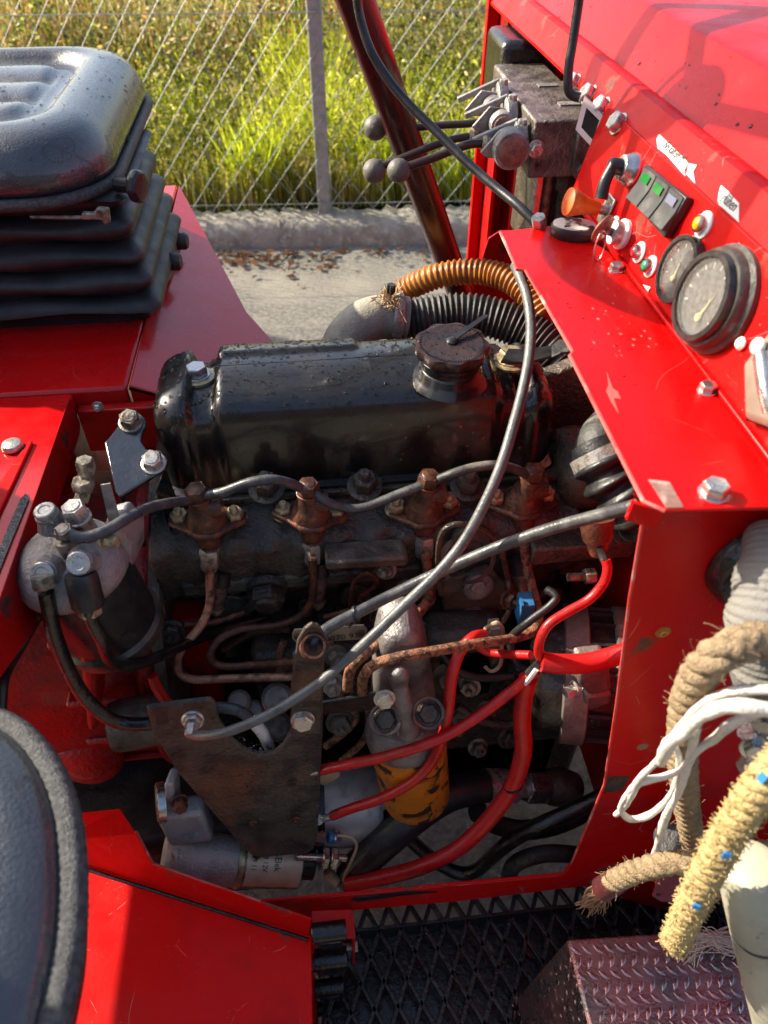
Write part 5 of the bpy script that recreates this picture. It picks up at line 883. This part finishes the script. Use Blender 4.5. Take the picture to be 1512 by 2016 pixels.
bk=[[(x-.1*max(0,z-1.15),y,z) for y,z in rrect(-.02+i,.27-i,1.10+i,1.56-i,.07,8,8)] for i,x in ((.02,-.44),(0,-.455),(0,-.50),(.02,-.52))]
B().rings(bk).obj('backrest',VINYL,ns,ang=60)
# ================================================================ step grating, chain, box
ZG=.45
gr=thing('step_grating','wet black expanded metal step below the red sill','step',(.2,.2,ZG))
g=B(); L_,W_=.056,.0285; st_=[]
for j in range(-1,13):
    for i in range(-2,26):
        cx=-.03+W_*i+(W_/2 if j%2 else 0); cy=.312-j*L_/2*1.0
        if cy<.04 or cx<-.045 or cx>.62: continue
        for s in (1,-1):
            a=np.array([cx,cy,ZG]); b=np.array([cx+s*W_/2,cy-L_/2,ZG]); d=un(b-a); n=np.cross(d,[0,0,1]); n=un(n)
            ti=un(np.array([0,-.35,1])); q=.0032
            g.obox((a+b)/2+[0,0,.0015],d,n,np.cross(d,n),np.linalg.norm(b-a)*1.06,.0055,.010)
x=g.obj('expanded_mesh',TARB,gr,bev=.0009); x['kind']='stuff'
B().box((-.05,.3125,ZG-.03),(.62,.3165,ZG+.01)).obj('edge_bar',TARB,gr)
B().box((-.05,.02,ZG-.03),(.62,.312,ZG-.022)).obj('under_plate',TARB,gr)
drops(x,gr,260,.0006,.0018,.5)
ch=thing('hanging_links','black greasy link strap hanging from a red bracket under the sill','hinge',w(650,1900,.26))
q=[w(u,v,.292) for u,v in ((610,1850),(612,1794),(690,1791),(690,1845))]
for a,b in ((0,1),(1,2),(2,3)): B().prism([q[a],q[b],q[b]+[0,-.028,-.006],q[a]+[0,-.028,-.006]],(.0008,0,.002) if a==1 else (.003,0,0)).obj('red_bracket',RED,ch,bev=.0008)
B().tube([q[0]+[-.006,-.014,.012],q[3]+[.006,-.014,.012]],.0045,12,1).hexa(q[3]+[.003,-.014,.012],(1,0,0),.006,.005).hexa(q[0]+[-.001,-.014,.012],(-1,0,0),.006,.005).obj('pivot_pin',ZINC,ch)
yy=.268
for k,(v,s) in enumerate(((1812,.9),(1866,.95),(1922,.75),(1962,.6),(2005,.5))):
    c=w(648,v+22,yy-.008*k); r=px(34,c)*(s+.1)
    B().lathe([(r*.5,-r),(r*.56,-r*.96),(r*.56,r*.96),(r*.5,r)],c,(1,0,0),22).obj('strap_link',TARB,ch,bev=.001); B().obox(c+[0,-.004,-.012],np.array([1.,0,0]),np.array([0,1.,0]),np.array([0,0,1.]),r*1.5,.014,.022).obj('strap_link',TARB,ch,bev=.003)
bx_=thing('chequer_box','chequer plate box step standing on the black grating','box',(.4,.12,ZG))
ZT=.62; pts=[h(1122,1853,ZT),h(1700,1788,ZT),np.array([.62,-.05,ZT]),np.array([.221,-.05,ZT])]
pts=[np.array([.2235,.2335,ZT]),np.array([.62,.214,ZT]),np.array([.62,-.05,ZT]),np.array([.2215,-.05,ZT])]
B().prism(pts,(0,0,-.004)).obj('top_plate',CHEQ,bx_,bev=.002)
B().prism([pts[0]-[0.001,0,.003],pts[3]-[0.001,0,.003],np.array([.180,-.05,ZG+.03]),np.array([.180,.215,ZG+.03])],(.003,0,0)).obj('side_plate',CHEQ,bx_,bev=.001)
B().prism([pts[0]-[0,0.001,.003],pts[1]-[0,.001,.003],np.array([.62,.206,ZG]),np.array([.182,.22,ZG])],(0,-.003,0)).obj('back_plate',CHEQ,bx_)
g=B(); ex,ey=np.array([1.,-.05,0]),np.array([.05,1.,0]); pit=.0165
def lug(o,d,n,l,wd,hh):
    s=np.cross(n,d); g.add([o-d*l,o+s*wd-d*l*.2,o+s*wd+d*l*.2,o+d*l,o-s*wd+d*l*.2,o-s*wd-d*l*.2,o-d*l*.45+n*hh,o+d*l*.45+n*hh],[(0,5,6),(0,6,1),(1,6,7,2),(2,7,3),(3,7,4),(4,7,6,5)])
for i in range(46):
    for j in range(24):
        o=np.array([.228,.222,ZT])+ex*(i*pit*.72)+ey*(-j*pit*.72); 
        if not(.226<o[0]<.6 and -.04<o[1]<.226): continue
        a=math.radians(50 if j%2 else -50)+.1; lug(o,np.array([math.cos(a),math.sin(a),0]),np.array([0,0,1.]),.0072,.0023,.0015)
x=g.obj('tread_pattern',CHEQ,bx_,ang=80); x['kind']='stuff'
g=B(); sp=pts[0]; sn=un([-1,0,.32]); sdn=un(np.array([-.0415,0,-.137]))
for i in range(22):
    for j in range(14):
        o=np.array([.2215,.214,ZT-.008])+np.array([0,-1.,0])*(i*pit*.72)+sdn*(j*pit*.72)+sn*.0004; a=math.radians(45 if (i+j)%2 else -45); lug(o,un(np.array([0,1.,0])*math.cos(a)+sdn*math.sin(a)),sn,.006,.002,.0013)
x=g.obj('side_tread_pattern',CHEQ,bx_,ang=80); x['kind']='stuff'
rp_=thing('red_tag_plate','small dark red plate with a hole lying behind the yellow rope','plate',w(1350,1775,.22)); B().prism([w(u,v,.22) for u,v in ((1296,1722),(1305,1714),(1420,1712),(1424,1768),(1410,1778),(1300,1776),(1285,1766))],(0,.003,.002)).obj('plate_body',mat('dark_red_plate',(.16,.008,.012),.4,0,None,30),rp_,bev=.001)
B().lathe([(.0022,0),(.002,.0006),(0,.0007)],w(1297,1762,.2195),(0,-1,0),12).obj('plate_hole',INK,rp_)
# ================================================================ gaiter, ropes, twine, cream cylinder
gt=thing('corded_sleeve','grey corded cloth sleeve over a lever leaving the rubber grommet','sleeve',w(1490,1300,.25))
gpts=ww((1535,1050,.288),(1526,1120,.268),(1518,1200,.25),(1515,1260,.242),(1520,1320,.238))
gb_=B(); gb_.tube(gpts,.022,40,44,lambda s,t:.0175+.0065*min(1,t*2.0)+.0004*math.sin(s*1700)+.0010*math.sin(s*260)); gb_.obj('upper_sleeve',CORD,gt,ang=180)
B().tube(ww((1505,1290,.236),(1520,1350,.233),(1535,1440,.23)),.0225,36,14,lambda s,t:.0215+.0006*math.sin(s*800)).obj('lower_sleeve',CORD,gt,ang=180)
cm=thing('wire_clamp','bright galvanised wire clamp holding the ropes','clamp',w(1490,1470,.22)); B().tube(ww((1470,1440,.215),(1485,1465,.212),(1500,1485,.212),(1525,1490,.215)),.006,12).hexa(w(1484,1470,.208),(-.3,-1,.3),.007,.006,.009,.001).obj('clamp_screw',STEEL,cm); B().obox(w(1478,1505,.213),np.array([1.,0,0]),np.array([0,1.,0]),np.array([0,0,1.]),.012,.012,.018).obj('clamp_body',ZINC,cm,bev=.002)
for k in range(6): B().tube(ww((1480+5*k,1420,.215),(1488+6*k,1445,.212),(1478+8*k,1478,.214)),.0011,6,5).obj('wire_strand',STEEL,cm)
def rope(name,label,pts,r,m,pitch,fuzz,hair,fl=.006,flecks=0,sub=14):
    t=thing(name,label,'rope',pts[-1]); P=spline(pts,sub); n=len(P); T=[un(P[min(i+1,n-1)]-P[max(i-1,0)]) for i in range(n)]; a,b,_=frame(T[0]); fr=[]; s=[0]
    for i in range(n):
        a=un(a-T[i]*(a@T[i])); fr.append((a.copy(),np.cross(T[i],a))); 
        if i: s.append(s[-1]+np.linalg.norm(P[i]-P[i-1]))
    for k in range(3):
        q=[P[i]+r*.50*(fr[i][0]*math.cos(2*math.pi*(s[i]/pitch+k/3))+fr[i][1]*math.sin(2*math.pi*(s[i]/pitch+k/3))) for i in range(n)]
        B().tube(q,r*.56,10,2,lambda ss,tt:r*.56*(1+.05*math.sin(ss*1100+k))).obj('strand',m,t,ang=180)
    f=B()
    for k in range(fuzz):
        i=rng.integers(0,n); th=rng.random()*6.28; d=fr[i][0]*math.cos(th)+fr[i][1]*math.sin(th); o=P[i]+d*r*.95; e=o+d*fl*rng.random()+T[i]*rng.normal(0,fl*.6)+rng.normal(0,fl*.25,3); f.tube([o,(o+e)/2+rng.normal(0,fl*.12,3),e],hair,3,2)
    for k in range(flecks):
        i=rng.integers(0,n); v=un(C_-P[i]); d=un(v-T[i]*(v@T[i])+rng.normal(0,.5,3)); B().obox(P[i]+d*r*1.08,T[i],np.cross(d,T[i]),d,.0055,.004,.002).obj('blue_fleck',SKYB,t)
    if fuzz: x=f.obj('loose_fibres',m,t); x['kind']='stuff'
    return t
rope('hemp_rope','thick tan twisted rope looping over the corded sleeve and hanging down',ww((1540,1262,.235),(1490,1262,.228),(1440,1276,.224),(1400,1300,.224),(1370,1340,.228),(1352,1390,.232),(1345,1450,.236),(1345,1520,.24),(1354,1600,.245),(1366,1670,.25)),.0105,ROPE,.040,320,.00022,.006)
r2=rope('frayed_rope_end','tan twisted rope lying on the step with brown ferrule and frayed end',ww((1540,1672,.2),(1450,1690,.2),(1370,1695,.205),(1300,1702,.21),(1245,1718,.215),(1205,1737,.22)),.0092,ROPE,.030,200,.0002,.005)
B().tube(ww((1218,1731,.2195),(1186,1750,.222)),.0105,20,1).obj('brown_ferrule',mat('brown_ferrule',(.10,.025,.022),.35,0,(.06,.015,.015),50),r2)
f=B(); o=w(1188,1749,.222)
for k in range(150): e=w(1165+rng.normal(0,14),1778+rng.normal(0,12),.222+rng.normal(0,.003)); s_=o+rng.normal(0,.003,3); f.tube([s_,(s_+e)/2+rng.normal(0,.002,3)+[-.001,0,0],e],.0004,3,3)
x=f.obj('frayed_bristles',mat('bristle',(.34,.19,.10),.8,0,(.24,.12,.07),90),r2); x['kind']='stuff'
rope('yellow_rope','fluffy yellow rope with blue flecks hanging in front of the chequer box',ww((1560,1480,.17),(1500,1545,.165),(1440,1635,.16),(1392,1720,.155),(1358,1790,.152),(1328,1856,.15)),.0098,ROPEY,.026,1700,.00034,.0032,4)
def twine(label,pts,r=.0032): 
    P=ww(*pts); b=B(); b.tube(P,r,10,10,lambda s,t:.8*r*(1+.14*math.sin(s*70)+.06*math.sin(s*310))); return tag(b.obj('white_twine',TWINE,ang=180),label,'twine',None)
twine('upper white twine strand ending at a frayed tip on the red panel',((1560,1358,.20),(1490,1358,.205),(1430,1364,.21),(1375,1392,.215),(1335,1438,.22),(1300,1492,.225),(1262,1530,.23),(1245,1560,.232),(1228,1590,.235),(1212,1604,.238)),.0033)
twine('thickest white twine strand looping back below the filled hole',((1560,1405,.19),(1480,1393,.195),(1425,1392,.20),(1380,1412,.205),(1352,1440,.21),(1320,1462,.215),(1300,1500,.222)),.0050)
twine('thin lower white twine strand bending round in a hook',((1372,1430,.214),(1360,1480,.218),(1345,1512,.22),(1310,1528,.225),(1262,1540,.23),(1235,1565,.234),(1222,1592,.236),(1240,1612,.236),(1275,1606,.234),(1308,1580,.232),(1330,1545,.23),(1338,1500,.228),(1330,1470,.226)),.0032)
twine('white twine strand hanging straight down with a split end',((1500,1400,.205),(1440,1425,.208),(1405,1455,.212),(1368,1482,.216),(1348,1520,.22),(1335,1562,.222),(1315,1598,.224),(1300,1640,.226),(1290,1680,.228),(1276,1712,.23)),.0037)
st2=thing('string_bundle','bundle of thin pale strings spilling over the chequer box','string',h(1450,1880,ZT)); f=B()
for k in range(44):
    f.tube([h(1355+rng.normal(0,10),1880+rng.normal(0,14),ZT+.004),h(1385+rng.normal(0,10),1850+rng.normal(0,12),ZT+.014+.006*rng.random()),h(1440+rng.normal(0,12),1850+rng.normal(0,14),ZT+.014+.006*rng.random()),h(1500+rng.normal(0,15),1870+rng.normal(0,20),ZT+.01)],.00055,4,5)
x=f.obj('loose_strings',mat('pale_string',(.50,.36,.30),.7),st2); x['kind']='stuff'
cy_=thing('cream_cylinder','worn cream painted cylinder with a dark joint at the frame edge','cylinder',w(1500,1900,.14))
c0_=w(1474,1705,.165); c1_=w(1536,2000,.11); ca=un(c1_-c0_); CL=np.linalg.norm(c1_-c0_); CR=.021
B().lathe([(CR*.6,-.006),(CR*.85,-.003),(CR,.006),(CR*1.02,CL*.36)],c0_,ca,40).obj('cylinder_cap',CREAM,cy_); B().lathe([(CR*.98,CL*.36),(CR*.98,CL*.385)],c0_,ca,40).obj('dark_joint',RUB,cy_); B().lathe([(CR*1.02,CL*.385),(CR*1.02,CL*1.5)],c0_,ca,40).obj('cylinder_body',CREAM,cy_)
pp_=B().lathe([(.014,0),(.0145,.05),(.0145,.09)],w(1345,1690,.27),(-.5,-.1,1),24).obj('dark_pipe_stub',RUB); tag(pp_,'dark rubber pipe stub behind the hanging rope on the red panel','pipe')
# water beads on painted sheets
drops(bpy.data.objects['lid_sheet'],lid,120,.0003,.0012,.8); drops(bpy.data.objects['bonnet_sheet'],hood,500,.0004,.0022,.3,(.3,.7,.3,1.2))
